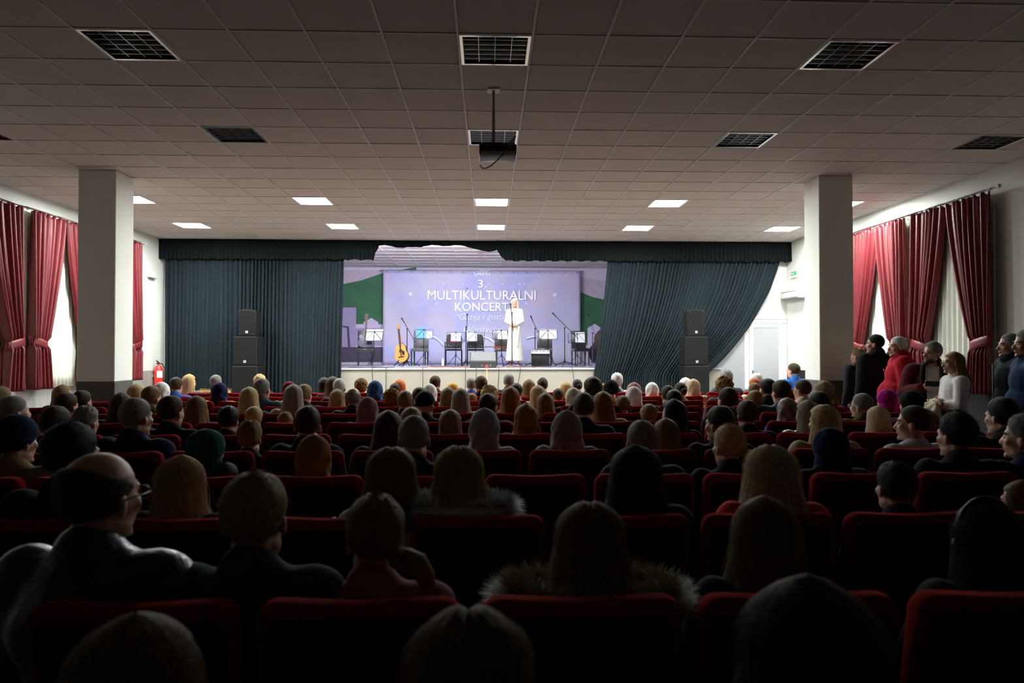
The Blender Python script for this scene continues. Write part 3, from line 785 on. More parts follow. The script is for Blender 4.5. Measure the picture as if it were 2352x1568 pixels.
# acoustic guitar on its stand
gp = on_stage(925, 18.5)
t = thing('acoustic_guitar', 'golden acoustic guitar standing upright in a guitar stand', 'guitar', gp + Vector((0, 0, .1)))
t.rotation_euler = (R(-8), R(-9), R(-12))
def gbody(sc, y0, y1):
    pl = []
    for k in range(40):
        q = 2 * PI * k / 40; z = -math.cos(q)
        w = .195 - .03 * z - .045 * math.exp(-((z - .15) / .3) ** 2)
        pl.append((w * math.sin(q) * sc, .25 + .25 * z))
    return MB().prism(pl, y0, y1)
bevel(gbody(1, -.05, .05), .006, 1).build('body', M_DWOOD, t, auto=30)
o = gbody(.97, -.054, -.05).build('soundboard', M_WOOD, t)
MB().cone((0, -.053, .3), (0, -.057, .3), .05, .05, 20).build('sound_hole', M_BLACK, o)
MB().prism([(.02, .28), (.09, .3), (.1, .2), (.04, .17)], -.057, -.055).build('pickguard', mat('tortoise', (.06, .015, .008), .2), o)
MB().box((0, -.06, .14), (.16, .015, .025)).build('bridge', M_DWOOD, o)
MB().box((0, -.055, .66), (.05, .025, .46)).build('neck', M_DWOOD, t)
hd = MB().prism([(-.03, .88), (.03, .88), (.04, 1.02), (-.04, 1.02)], -.06, -.04).build('headstock', mat('maple_head', (.4, .2, .07), .4), t)
for sx in (-1, 1):
    for k in range(3): MB().cone((sx * .035, -.05, .9 + k * .04), (sx * .06, -.05, .9 + k * .04), .008, .008, 6).build('tuning_peg', M_CHROME, hd)
MB().box((0, -.066, .52), (.03, .002, .75)).build('strings', M_CHROME, t)
t = thing('guitar_stand', 'black tubular guitar stand under the acoustic guitar', 'guitar stand', gp)
for a in ((-.2, -.16), (.2, -.16), (0, .22)): MB().cone((0, .12, .3), (a[0], a[1], .015), .012, .012, 8).build('leg', M_BLACKMETAL, t)
MB().cone((0, .12, .28), (-.02, .1, .62), .013, .013, 8).build('pole', M_BLACKMETAL, t)
for sx in (-.1, .1): MB().tube([(0, .12, .25), (sx, .06, .1), (sx, -.13, .085), (sx, -.14, .12)], .012, 8).build('cradle_arm', M_BLACK, t, smooth=True)
# electric guitar leaning on the first chair
c = on_stage(838, 18.95)
t = thing('electric_guitar', 'dark electric guitar with blue light painted into its colour leaning upright on a stage chair', 'guitar', c + Vector((0, 0, .5)))
t.rotation_euler = (R(-7), R(3), R(6))
pl = [(.2, .02), (.1, -.01), (-.1, -.01), (-.19, .05), (-.2, .15), (-.15, .22), (-.19, .3), (-.12, .36), (-.06, .28), (.06, .28), (.13, .33), (.16, .28), (.13, .2), (.19, .13)]
bevel(MB().prism(pl, -.025, .025), .008, 2).build('body', mat('dark_lacquer_blue_light', (.02, .022, .09), .2, coat=.6), t)  # dark lacquer with the blue stage light put into its colour
MB().box((0, -.03, .5), (.045, .02, .5)).build('neck', M_DWOOD, t)
hd = MB().prism([(-.025, .74), (.025, .74), (.045, .92), (-.03, .9)], -.035, -.02).build('headstock', M_DWOOD, t)
for k in range(4): MB().cone((-.03, -.028, .77 + k * .035), (-.06, -.028, .77 + k * .035), .008, .008, 6).build('tuning_peg', M_GREYP, hd)
MB().box((0, -.03, .12), (.1, .012, .03)).box((0, -.03, .2), (.1, .012, .03)).build('pickup', M_GREYP, t)
# floor monitor
p = on_stage(1110, 16.75)
t = thing('floor_monitor', 'dark grey wedge floor monitor at the stage edge', 'loudspeaker', p)
w = .31
pr = MB(); prof = [(-.2, 0), (.2, 0), (.24, .12), (.1, .38), (-.02, .38), (-.22, .16)]
pr.v = [(-w, y, z) for y, z in prof] + [(w, y, z) for y, z in prof]; n = len(prof)
pr.f = [tuple(range(n)), tuple(reversed(range(n, 2 * n)))] + [(i, i + n, (i + 1) % n + n, (i + 1) % n) for i in range(n)]
bevel(pr, .012, 1).build('cabinet', mat('monitor_cabinet', (.03, .03, .032), .5), t)
MB().add([(-w + .02, -.215, .178), (w - .02, -.215, .178), (w - .02, -.03, .375), (-w + .02, -.03, .375)], [(0, 1, 2, 3)]).box((0, -.125, .275), (2 * w - .04, .006, .27), Matrix.Rotation(R(-42), 3, 'X')).build('grille', mat('monitor_grille', (.17, .18, .175), .6, bump=.5, bscale=400), t)
MB().cone((.17, -.212, .06), (.17, -.22, .06), .01, .01, 8).build('blue_indicator', mat('blue_led', (.1, .1, 1), emit=(.2, .25, 1), estr=4), t)
MB().cone((-.03, -.212, .06), (-.03, -.22, .06), .008, .008, 8).build('orange_indicator', mat('orange_led', (1, .4, .1), emit=(1, .4, .1), estr=2), t)
# accordion
p = on_stage(1241, 18.0)
t = thing('accordion', 'black piano accordion with white keys standing on the stage floor', 'accordion', p, R(-4))
bevel(MB().box((0, .02, .17), (.46, .2, .32)), .03, 2).build('body', M_BLACK, t, auto=30)
MB().box((0, -.06, .36), (.48, .16, .03), Matrix.Rotation(R(35), 3, 'X')).build('keyboard_base', M_BLACK, t)
for k in range(17):
    MB().box((-.22 + k * .0275, -.07, .375), (.024, .15, .018), Matrix.Rotation(R(35), 3, 'X')).build('white_key', M_PAPER, t)
    if k % 7 not in (2, 6): MB().box((-.206 + k * .0275, -.04, .405), (.013, .09, .016), Matrix.Rotation(R(35), 3, 'X')).build('black_key', M_BLACK, t)
for k in range(6): MB().box((0, -.085, .06 + k * .04), (.44, .012, .012)).build('bellows_fold', M_BLACKMETAL, t)
MB().tube([(.23, 0, .3), (.3, 0, .25), (.32, 0, .15), (.28, 0, .04), (.23, 0, .02)], .014, 8).build('strap', M_BLACK, t, smooth=True)
# violin on a chair, red cloth and clarinets on the armchairs
p = on_stage(1150, 19.0)
t = thing('violin', 'red-brown violin lying on the stage chair behind the presenter', 'violin', p + Vector((-.02, 0, .5)), R(80))
bevel(MB().prism([(.1 * math.sin(q * PI / 10) * (1 - .25 * math.exp(-((math.cos(q * PI / 10)) / .25) ** 2)), .18 * math.cos(q * PI / 10)) for q in range(20)], -.02, .02), .006, 1).build('body', mat('red_varnish', (.35, .045, .02), .25, coat=.5), t).rotation_euler = (PI / 2, 0, 0)
MB().box((0, .28, .01), (.025, .22, .02)).build('neck', M_DWOOD, t); MB().ell((0, .4, .01), (.015, .025, .015)).build('scroll', M_DWOOD, t)
MB().box((0, -.06, .025), (.03, .12, .01)).build('tailpiece', M_BLACK, t)
p = on_stage(1042, 19.15)
o = bevel(MB().box((p.x, 19.22, FS + .62), (.24, .1, .2), Matrix.Rotation(R(-10), 3, 'X')), .02, 1).build('red_cloth', mat('red_folded_cloth', (.3, .02, .05), .9, var=.5, scale=30))
tag(o, 'folded dark red cloth lying on a black stage armchair', 'cloth')
for px_, nm in ((1042, 'on the armchair with the red cloth'), (1092, 'on the armchair behind the floor monitor')):
    p = on_stage(px_, 18.98)
    t = thing('flute_case', 'open black case with shiny instrument pieces %s' % nm, 'case', p + Vector((0, 0, .47)))
    bevel(MB().box((0, 0, .03), (.42, .18, .06)), .01, 1).build('case_base', M_BLACK, t)
    MB().box((0, .1, .1), (.42, .02, .14)).build('lid', M_BLACK, t)
    for k in range(9): MB().ell((-.18 + k * .045, -.05, .07 + .01 * math.sin(k * 2.3)), (.014, .03, .012), 8, 6).build('metal_piece', M_CHROME, t, smooth=True)
# double bass half hidden by the swept curtain
p = on_stage(1368, 19.4)
t = thing('double_bass', 'dark double bass leaning half hidden behind the swept curtain', 'double bass', p, R(-20))
pl = []
for k in range(36):
    q = 2 * PI * k / 36; z = -math.cos(q); wq = .27 - .05 * z - .08 * math.exp(-((z - .1) / .25) ** 2); pl.append((wq * math.sin(q), .55 + .5 * z))
o = bevel(MB().prism(pl, -.1, .1), .02, 1).build('body', mat('dark_bass_varnish', (.03, .012, .01), .3, coat=.4), t); o.rotation_euler = (0, R(14), 0)
o2 = MB().box((0, -.06, 1.15), (.05, .04, .35)).build('neck', M_BLACK, t); o2.rotation_euler = (0, R(14), 0)
MB().cone((0, 0, 0), (0, 0, .08), .01, .01, 8).build('end_pin', M_CHROME, t)
# patterned carpet, water bottle
o = MB().box((on_stage(1085, 17.3).x + .2, 17.25, FS + .006), (2.9, 1.2, .012)).build('stage_carpet', mat('dark_red_carpet', (.16, .02, .03), .95, col2=(.35, .25, .22), var=.3, scale=14))
tag(o, 'dark red patterned carpet on the stage floor under the presenter', 'carpet')
o = MB().lathe([(0, 0), (.032, 0), (.034, .02), (.034, .14), (.014, .19), (.014, .215), (0, .215)], on_stage(1017, 18.9), 12).build('water_bottle', mat('clear_plastic', (.6, .65, .75), .1), smooth=True)
tag(o, 'small clear water bottle on the stage floor by the banner', 'bottle')
# cables over the stage front
def cable(px0, px1, m, label, y1=905, r_=.007):
    a = at_y(px0, 846, YF - .12); b = at_y(px1, y1, YF - .13)
    pts = [(a.x, YF + .35, FS + .012), (a.x, YF - .05, FS + .012), (a.x, YF - .105, FS - .0)]
    pts += [(a.x + (b.x - a.x) * f_ + .01 * math.sin(5 * f_), YF - .11 - .01 * f_, FS - .02 + (.02 - FS + .02) * f_) for f_ in (.1, .25, .4, .6, .8, 1)]
    return tag(MB().tube(pts, r_, 6).build('cable', m, smooth=True), label, 'cable', 'cables over the stage front')
for q in ((854, 857, 'below the stands beside the left curtain'), (886, 884, 'below the acoustic guitar'), (971, 969, 'below the music stand with blue folder'), (1069, 1066, 'below the microphone between the armchairs'),
          (1094, 1087, 'beside the floor monitor'), (1146, 1138, 'between the floor monitor and presenter'), (1196, 1170, 'slanting below the presenter'), (1315, 1325, 'beside the swept curtain')):
    cable(q[0], q[1], M_BLACK, 'thin black cable hanging over the stage front ' + q[2])
yc = cable(1118, 1116, mat('yellow_cable', (.8, .6, .05), .4), 'yellow cable with red plug hanging over the stage front', r_=.009)
MB().box((at_y(1118, 842, YF - .1).x, YF - .06, FS + .04), (.07, .07, .07)).build('red_plug', mat('red_plug', (.8, .05, .03), .4), yc)
for k, (a, b, yy) in enumerate(((800, 905, 17.0), (1180, 1345, 17.15), (985, 1075, 17.6))):
    pa, pb = on_stage(a, yy), on_stage(b, yy)
    pts = [(pa.x + (pb.x - pa.x) * f_ / 14, yy + .12 * math.sin(f_ * 1.1 + k), FS + (.008 if k == 0 else .02)) for f_ in range(15)]
    tag(MB().tube(pts, .008, 6).build('cable', M_BLACK, smooth=True), ['thin black cable lying on the stage near the left curtain', 'thin black cable lying on the stage beside presenter and accordion', 'thin black cable lying on the stage below the blue folder stand'][k], 'cable')

# ------------------------------------------------------------------ auditorium chairs
ROWP, D0, SP = .879, 1.74, .556
def row_y(k): return D0 + ROWP * k
SEATTOP = .98
def chair_meshes():
    # backrest outline with rounded upper corners and a shallow dip along the top
    w, zb, zt, r_ = .254, .36, .98, .05
    pl = [(-w + .03, zb), (w - .03, zb), (w, zb + .03)]
    for q in range(0, 7):
        a = R(15 * q); pl.append((w - r_ + r_ * math.cos(a), zt - r_ + r_ * math.sin(a)))
    for q in range(1, 8):
        f_ = q / 8; pl.append((w - r_ - (2 * w - 2 * r_) * f_, zt - .009 * math.sin(PI * f_) ** 1.5))
    for q in range(0, 7):
        a = R(90 + 15 * q); pl.append((-w + r_ + r_ * math.cos(a), zt - r_ + r_ * math.sin(a)))
    pl.append((-w, zb + .03))
    b = bevel(MB().prism(pl, -.0, .075), .022, 3, 50)
    b.v = [(x, y + .16 * (zt - z), z) for x, y, z in b.v]
    back = b.mesh('backrest', True); back.set_sharp_from_angle(angle=R(50))
    pan = bevel(MB().prism([(-w + .026, zb + .02), (w - .026, zb + .02), (w - .022, zt - .075), (w - .04, zt - .042), (-w + .04, zt - .042), (-w + .022, zt - .075)], -.006, .01), .004, 1, 50)
    pan.v = [(x, y + .16 * (zt - z), z) for x, y, z in pan.v]
    pan = pan.mesh('rear_panel')
    seat = bevel(MB().box((0, .34, .40), (.47, .46, .1)), .03, 3)
    seat = seat.mesh('seat', True); seat.set_sharp_from_angle(angle=R(40))
    arm = bevel(MB().box((0, .28, .64), (.05, .36, .035)), .012, 2).mesh('armrest')
    leg = bevel(MB().prism([(-.02, 0), (.02, 0), (.02, .63), (-.02, .63)], .16, .34), .006, 1).box((0, .25, .012), (.06, .4, .024)).mesh('side_panel')
    return back, pan, seat, arm, leg
CM = chair_meshes()
for me, m in zip(CM, (M_CHAIR, mat('shaded_red_panel', (.045, .003, .004), .95, sheen=.05, spec=.05), M_CHAIR, M_CHAIRFRAME, M_CHAIRFRAME)): me.materials.append(m)  # panel coloured dark for shade on seat backs, fabric brighter as lit rim
def make_chair(x, y, label, group):
    t = thing('auditorium_chair', label, 'chair', (x, y, 0), 0, group)
    obj('backrest', CM[0], None, t); obj('rear_panel', CM[1], None, t); obj('seat', CM[2], None, t)
    for s in (-1, 1):
        obj('armrest', CM[3], None, t, (s * SP / 2 * .98, 0, 0)); obj('side_panel', CM[4], None, t, (s * SP / 2 * .98, 0, 0))
    return t
NEARX = {}
for k in range(0, 11):
    xs = []
    x0 = (.236 if k % 2 == 0 else -.042)
    n = -12
    while n < 12:
        x = x0 + n * SP
        if (-4.95 if k > 7 else -5.2) < x < 4.35: xs.append(x)
        n += 1
    y = row_y(k)
    vis = [x for x in xs if abs(math.atan2(x, y) - YAW) < R(38.5)]
    for i, x in enumerate(xs):
        if x not in vis: continue
        make_chair(x, y, 'red fabric auditorium chair in %s row from stage, %s chair from fire extinguisher side' % (ORD[11 - k], ORD[i + 1]), 'auditorium chairs in the %s row from stage' % ORD[11 - k])

# ------------------------------------------------------------------ people
def add_head(mb, M, nose=1.0, jaw=1.0):
    r3 = M.to_3x3(); E_ = lambda c, r, rot=None: mb.ell(M @ Vector(c), r, 14, 10, r3 @ rot if rot is not None else r3)
    E_((0, -.012, .035), (.076, .095, .085)); E_((0, .028, -.02), (.064, .066, .09))
    E_((0, .03, -.075), (.05 * jaw, .052, .042)); E_((0, .078, -.1), (.021 * jaw, .018, .016))
    E_((0, .076, .024), (.05, .016, .013))
    mb.cap(M @ Vector((0, .086, .012)), M @ Vector((0, .108 * nose, -.03)), .008, .0135, 8)
    E_((0, .098, -.034), (.019, .013, .009))
    E_((0, .088, -.058), (.025, .011, .0065)); E_((0, .086, -.069), (.021, .011, .007))
    for s in (-1, 1):
        E_((s * .044, .06, -.018), (.021, .02, .02)); E_((s * .079, -.008, -.012), (.009, .019, .032), Matrix.Rotation(s * R(18), 3, 'Z'))
        E_((s * .05, .01, -.07), (.016, .04, .03))
def add_hand(mb, W, d, n, s, curl=.4, sc=1.0):
    W, d, n, s = Vector(W), Vector(d).normalized(), Vector(n).normalized(), Vector(s).normalized()
    mb.ell(W + d * .045 * sc, (.036 * sc, .05 * sc, .015 * sc), 12, 8, Matrix((s, d, n)).transposed())
    for o, L in ((.030, .062), (.0105, .074), (-.0095, .068), (-.029, .054)):
        a = W + d * .085 * sc + s * o * sc; d1 = (d + n * curl).normalized(); d2 = (d + n * curl * 3).normalized()
        b = a + d1 * L * .52 * sc; c = b + d2 * L * .5 * sc
        mb.cap(a - d * .02, b, .0085 * sc, .008 * sc, 8); mb.cap(b, c, .008 * sc, .007 * sc, 8)
    a = W + d * .018 * sc + s * .026 * sc; b = a + (d * .55 + s * .75 + n * .25).normalized() * .042 * sc; c = b + (d * .9 + s * .25 + n * .35).normalized() * .033 * sc
    mb.cap(a, b, .0115 * sc, .0095 * sc, 8); mb.cap(b, c, .0095 * sc, .008 * sc, 8)
def head_matrix(pos, yaw, pitch=0.0): return Matrix.Translation(pos) @ Matrix.Rotation(yaw, 4, 'Z') @ Matrix.Rotation(pitch, 4, 'X')
SEAT_J = dict(hip=(0, 0, .53), belly=(0, -.02, .66), chest=(0, -.05, .83), neckb=(0, -.06, .96), sh=(.165, -.05, .925), el=(.225, .03, .665), wr=(.10, .245, .60),
              hj=(.09, .03, .53), kn=(.11, .43, .53), an=(.11, .43, .10), head=(0, -.02, 1.12))
STAND_J = dict(hip=(0, 0, .93), belly=(0, .01, 1.08), chest=(0, 0, 1.3), neckb=(0, -.015, 1.46), sh=(.18, -.01, 1.43), el=(.23, -.03, 1.15), wr=(.22, .06, .92),
               hj=(.085, 0, .92), kn=(.1, .02, .5), an=(.1, 0, .09), head=(0, .02, 1.635))
def mir(p, s): return Vector((p[0] * s, p[1], p[2]))
def body_mesh(J, hyaw, voxel, arms=None, pitch=0.0, hands=None, jaw=1.0):
    mb = MB(); V = Vector
    M = head_matrix(J['head'], hyaw, pitch)
    add_head(mb, M, 1.0, jaw)
    hb = V(J['head']) + V((0, -.025, -.06))
    mb.cap(J['neckb'], hb, .06, .053)
    mb.ell(J['chest'], (.15, .1, .17)); mb.ell(J['belly'], (.135, .1, .16)); mb.ell(J['hip'], (.15, .11, .11))
    for s in (-1, 1):
        a = (arms or {}).get(s, (mir(J['sh'], s), mir(J['el'], s), mir(J['wr'], s)))
        a = [V(q) for q in a]
        mb.cap(V(J['neckb']) + V((0, 0, -.03)), a[0], .05, .055); mb.cap(a[0], a[1], .05, .04); mb.cap(a[1], a[2], .04, .028)
        if hands and s in hands: add_hand(mb, a[2], *hands[s])
        else:
            d = (a[2] - a[1]).normalized(); add_hand(mb, a[2], d, V((0, 0, -1)) if abs(d.z) < .7 else V((-s, 0, 0)), V((-s, 0, 0)) if abs(d.z) < .7 else V((0, 1, 0)), .35)
        mb.cap(mir(J['hj'], s), mir(J['kn'], s), .075, .052); mb.cap(mir(J['kn'], s), mir(J['an'], s), .05, .035)
        an = mir(J['an'], s); mb.cap(an + V((0, -.02, -.05)), an + V((0, .13, -.06)), .032, .028)
    return fuse(mb, voxel, 3), M
def jacket_prims(J, bulk=0.0, arms=None, hem=None, collar=True, belly=0.0):
    mb = MB(); V = Vector
    mb.ell(J['chest'], (.185 + bulk, .128 + bulk, .2)); mb.ell(J['belly'], (.17 + bulk + belly * .5, .128 + bulk + belly, .2)); mb.ell(J['hip'], (.175 + bulk, .135 + bulk, .12))
    if belly: mb.ell(V(J['belly']) + V((0, belly * .9, .0)), (.17 + belly * .3, .12 + belly * .5, .17))
    for s in (-1, 1):
        a = (arms or {}).get(s, (mir(J['sh'], s), mir(J['el'], s), mir(J['wr'], s)))
        a = [V(q) for q in a]
        mb.cap(V(J['neckb']) + V((0, .0, -.06)), a[0], .075 + bulk, .073 + bulk); mb.cap(a[0], a[1], .072 + bulk, .057 + bulk)
        w = a[1] + (a[2] - a[1]) * .96; mb.cap(a[1], w, .056 + bulk, .041 + bulk * .6)
    if collar: mb.cap(V(J['neckb']) + V((0, .005, -.03)), V(J['neckb']) + V((0, .0, .02 + bulk)), .082 + bulk, .074 + bulk)
    if hem is not None:
        h = V(J['hip']); mb.cone((h.x, h.y, h.z + .05), (h.x, h.y, hem), .17 + bulk, .2 + bulk, 20)
    return mb
def wrinkle(me, amp, f1, f2=3.0, seed=0):
    cs = [v.co.copy() for v in me.vertices]; ns = [v.normal.copy() for v in me.vertices]
    out = []
    for c, n in zip(cs, ns):
        k = mnoise.noise(Vector((c.x * f1 + seed, c.y * f1, c.z * f2))) * amp
        out += (c.x + n.x * k, c.y + n.y * k, c.z + n.z * k)
    me.vertices.foreach_set('co', out)
    me.update(); return me
_cache = {}
def cached(key, fn):
    if key not in _cache: _cache[key] = fn()
    return _cache[key]
def seated_body(yawdeg, hi, pitch=0):
    return cached(('sb', yawdeg, hi, pitch), lambda: body_mesh(SEAT_J, R(yawdeg), .0085 if hi else .013, pitch=R(pitch)))
def seated_jacket(style, hi):
    b = {'slim': 0.0, 'mid': .012, 'puffy': .032}[style]
    def mk():
        me = fuse(jacket_prims(SEAT_J, b), .014 if hi else .022, 3)
        return wrinkle(me, .012 if style != 'slim' else .006, 9, 9 if style != 'puffy' else 26, len(style))
    return cached(('sj', style, hi), mk)
def seated_legs():
    def mk():
        mb = MB(); J = SEAT_J
        mb.ell(J['hip'], (.17, .13, .1))
        for s in (-1, 1): mb.cap(mir(J['hj'], s), mir(J['kn'], s), .088, .066); mb.cap(mir(J['kn'], s), mir(J['an'], s), .064, .055)
        return fuse(mb, .022, 3)
    return cached('sl', mk)
def shoe_mesh():
    def mk():
        return bevel(MB().box((0, .07, .045), (.085, .26, .08)), .025, 2).mesh('shoe', True)
    return cached('shoe', mk)

# hair and head coverings, all in head space (face along +y)
def lerp(tab, x):
    if x <= tab[0][0]: return tab[0][1]
    for (a, b), (c, d) in zip(tab, tab[1:]):
        if x <= c: return b + (d - b) * (x - a) / (c - a)
    return tab[-1][1]
def sstep(a, b, x):
    t = max(0, min(1, (x - a) / (b - a))); return t * t * (3 - 2 * t)
HL = [(-.09, -.078), (-.03, -.06), (.0, -.012), (.02, .005), (.05, .035), (.075, .078), (.1, .085)]
def cap_hair(thick=.01, top=.008, amp=.003, freq=30, line=HL, dz=0.0, bald=0.0, seed=0, nu=44, nv=30, rad=(.078, .098, .088), spike=0.0, taper=True):
    c0 = Vector((0, -.013, .033))
    def fn(u, v):
        th = PI * min(max(v, .002), .998); ph = 2 * PI * u
        d = Vector((math.sin(th) * math.sin(ph), math.sin(th) * math.cos(ph), math.cos(th)))
        base = Vector((d.x * rad[0], d.y * rad[1], d.z * rad[2]))
        p = c0 + base
        k = sstep(-.014, .012, p.z - lerp(line, p.y) - dz)
        if bald: k *= 1 - sstep(.05, .075, p.z + .25 * p.y * (1 if bald > .5 else 1.6))
        nz = mnoise.noise(Vector((d.x * freq * .12 + seed, d.y * freq * .12, d.z * freq * .05))) + .6 * mnoise.noise(Vector((d.x * freq * .3 + seed, d.y * freq * .3, d.z * freq * .2)))
        t = thick + top * max(0, d.z) + amp * nz + spike * max(0, d.z) * abs(mnoise.noise(Vector((d.x * 14, d.y * 14, seed))))
        kt = sstep(-.004, .065, p.z - lerp(line, p.y) - dz) if taper else k
        if bald: kt *= k
        return c0 + base * (1 - .2 * (1 - k)) + d * (t * k * kt)
    return MB().grid(fn, nu, nv, wrap=True)
def loft_hair(L=.36, spread=.02, vol=.018, amax=108, amp=.006, freq=9, wave=0.0, seed=0, nu=56, nv=34, part=0.0, flip=0.0):
    zt = .133 + vol * .3
    RX = [(-.5, .145 + spread), (-.3, .14 + spread), (-.2, .125 + spread), (-.12, .108 + spread * .7), (-.05, .1 + spread * .4), (0, .097 + vol * .2), (.05, .09 + vol * .4), (.09, .074 + vol * .4), (.115, .052 + vol * .2), (.128, .03), (zt, .003)]
    RB = [(-.5, .15), (-.3, .16), (-.24, .175), (-.16, .162), (-.1, .13), (-.05, .118), (0, .118), (.05, .108 + vol * .3), (.09, .088 + vol * .3), (.115, .06), (.128, .034), (zt, .003)]
    RF = [(-.5, .05), (-.1, .05), (.03, .088), (.06, .098), (.09, .082), (.115, .056), (.128, .032), (zt, .003)]
    def pos(al, z, off=0.0, fade=True):
        rx = lerp(RX, z) + off; ca, sa = math.cos(al), math.sin(al)
        ry = (lerp(RB, z) if ca > 0 else lerp(RF, z)) + off
        am = R(amax if z > -.13 else amax - 10)
        k = 1.0
        if z < .075 and fade: k = 1 - sstep(am - .22, am + .08, abs(al)) * sstep(.078, .05, z)
        n_ = mnoise.noise(Vector((ca * freq * .4 + seed, sa * freq * .4, z * 5))) + .6 * mnoise.noise(Vector((ca * freq * 1.6, sa * freq * 1.6 + seed, z * 2)))
        f_ = 1 + amp * 8 * n_ * (.4 + min(1, max(0, .1 - z) * 5)) + wave * math.sin(z * 42 + 3 * al + seed) * sstep(.02, -.1, z)
        zz = z - part * sstep(.02, 0, abs(sa * rx)) * sstep(.09, .125, z)
        fl = flip * sstep(-.08, -L, z) * max(0, sa)
        kk = .62 + .38 * k
        if z < -.1: kk = .25 + .75 * k
        return Vector((sa * rx * f_ * kk + fl, -.012 - ca * ry * f_ * kk, zz))
    def fn(u, v):
        al = 2 * PI * u - PI
        jag = .03 * mnoise.noise(Vector((math.sin(al) * 6 + seed, math.cos(al) * 6, 0)))
        z = zt - (zt + L + jag) * (v ** 1.15)
        return pos(al, z)
    mb = MB().grid(fn, nu, nv, wrap=True)
    o = nu * nv
    mb.add([(0, -.06, -L)], []); c = len(mb.v) - 1
    for i in range(nu): mb.f.append((o + i, o + (i + 1) % nu, c))
    return mb, pos, zt
def hair_strands(pos, zt, L, n, seed, amax=100):
    r = random.Random(seed); mb = MB()
    for q in range(n):
        al = r.uniform(-R(amax), R(amax)); off = r.choice((.001, .002, .004, .007)) * r.uniform(.5, 1.4); z0 = zt - r.uniform(.002, .07); z1 = -L * r.uniform(.5, 1.08)
        pts = []; m = 12; w0 = r.uniform(-.25, .25); da = r.uniform(-.12, .12)
        for j in range(m + 1):
            f_ = j / m; z = z0 + (z1 - z0) * f_
            pts.append(pos(al + da * math.sin(f_ * 3 + w0 * 9), z, off * (1 + 1.2 * math.sin(f_ * 5 + w0 * 20)), False))
        vs = []; 
        for j, p in enumerate(pts):
            sd = Vector((-p.y, p.x, 0)); sd = sd.normalized() if sd.length > 1e-5 else Vector((1, 0, 0))
            vs += [p - sd * .0011, p + sd * .0011]
        mb.add(vs, [(2 * j, 2 * j + 1, 2 * j + 3, 2 * j + 2) for j in range(m)])
    return mb
def scarf(seed=0, loose=0.0, drape_=1.0, nu=60, nv=40):
    RX = [(-.33, .23), (-.27, .215), (-.22, .18), (-.18, .14), (-.14, .112), (-.1, .102), (-.05, .102), (0, .104), (.05, .099), (.09, .08), (.118, .05), (.132, .022), (.136, .002)]
    RB = [(-.33, .21), (-.27, .195), (-.22, .17), (-.17, .14), (-.12, .125), (-.06, .122), (0, .124), (.05, .114), (.09, .09), (.118, .056), (.132, .024), (.136, .002)]
    RF = [(-.33, .2), (-.27, .18), (-.2, .13), (-.15, .1), (-.11, .09), (0, .08), (.06, .094), (.09, .082), (.118, .054), (.132, .024), (.136, .002)]
    zlow = -.30 * drape_
    def fn(u, v):
        al = 2 * PI * u - PI; z = .136 - (.136 - zlow) * v
        ca, sa = math.cos(al), math.sin(al)
        rx = lerp(RX, z) + loose * sstep(.1, -.05, z); ry = (lerp(RB, z) if ca > 0 else lerp(RF, z)) + loose * .6 * sstep(.1, -.05, z)
        k = sstep(R(130), R(142), abs(al)) * sstep(.07, .05, z) * sstep(-.115, -.095, z)
        f_ = 1 - .3 * k
        fold = .006 * math.sin(14 * z * 3 + 4 * al + seed) * sstep(.08, -.08, z) + .004 * math.sin(9 * al + 60 * z + seed) * sstep(-.08, -.2, z) + .004 * math.sin(7 * al - 30 * z + seed * 2) * sstep(.12, .0, z)
        return Vector((sa * (rx + fold) * f_, -.015 - ca * (ry + fold) * f_, z))
    mb = MB().grid(fn, nu, nv, wrap=True)
    return mb
def tail(base, pts, r0, seed=0):
    mb = MB(); n = len(pts)
    mb.tube([Vector(base) + Vector(p) for p in pts], [r0 * (.75 + .6 * math.sin(PI * min(1, .25 + .7 * i / (n - 1)))) for i in range(n)], 10); return mb
def fuzz(me, n, seed, L):
    r = random.Random(seed); mb = MB(); c = Vector((0, -.013, .033))
    vs = [(v.co.copy(), v.normal.copy()) for v in me.vertices if (v.co - c).length > .08]
    for q in range(n):
        p, nn = r.choice(vs); p = p + Vector((r.uniform(-1, 1), r.uniform(-1, 1), r.uniform(-1, 1))) * .006
        d = ((p - c).normalized() * .55 + Vector((r.uniform(-.5, .5), -.35 + r.uniform(-.5, .5), -.1 + r.uniform(-.5, .5)))).normalized()
        w = d.cross(Vector((.3, .5, .8))).normalized() * .0009; l = L * r.uniform(.4, 1.1)
        p = p - (p - c).normalized() * .004
        mb.add([p - w, p + w, p + d * l * .6 + w * .7 - Vector((0, 0, .001)), p + d * l - Vector((0, 0, .003)), p + d * l * .6 - w * .7 - Vector((0, 0, .001))], [(0, 1, 2, 4), (4, 2, 3)])
    return mb.mesh('strands', True)
FLAT = [(-.1, -.05), (.0, -.02), (.06, .03), (.1, .05)]
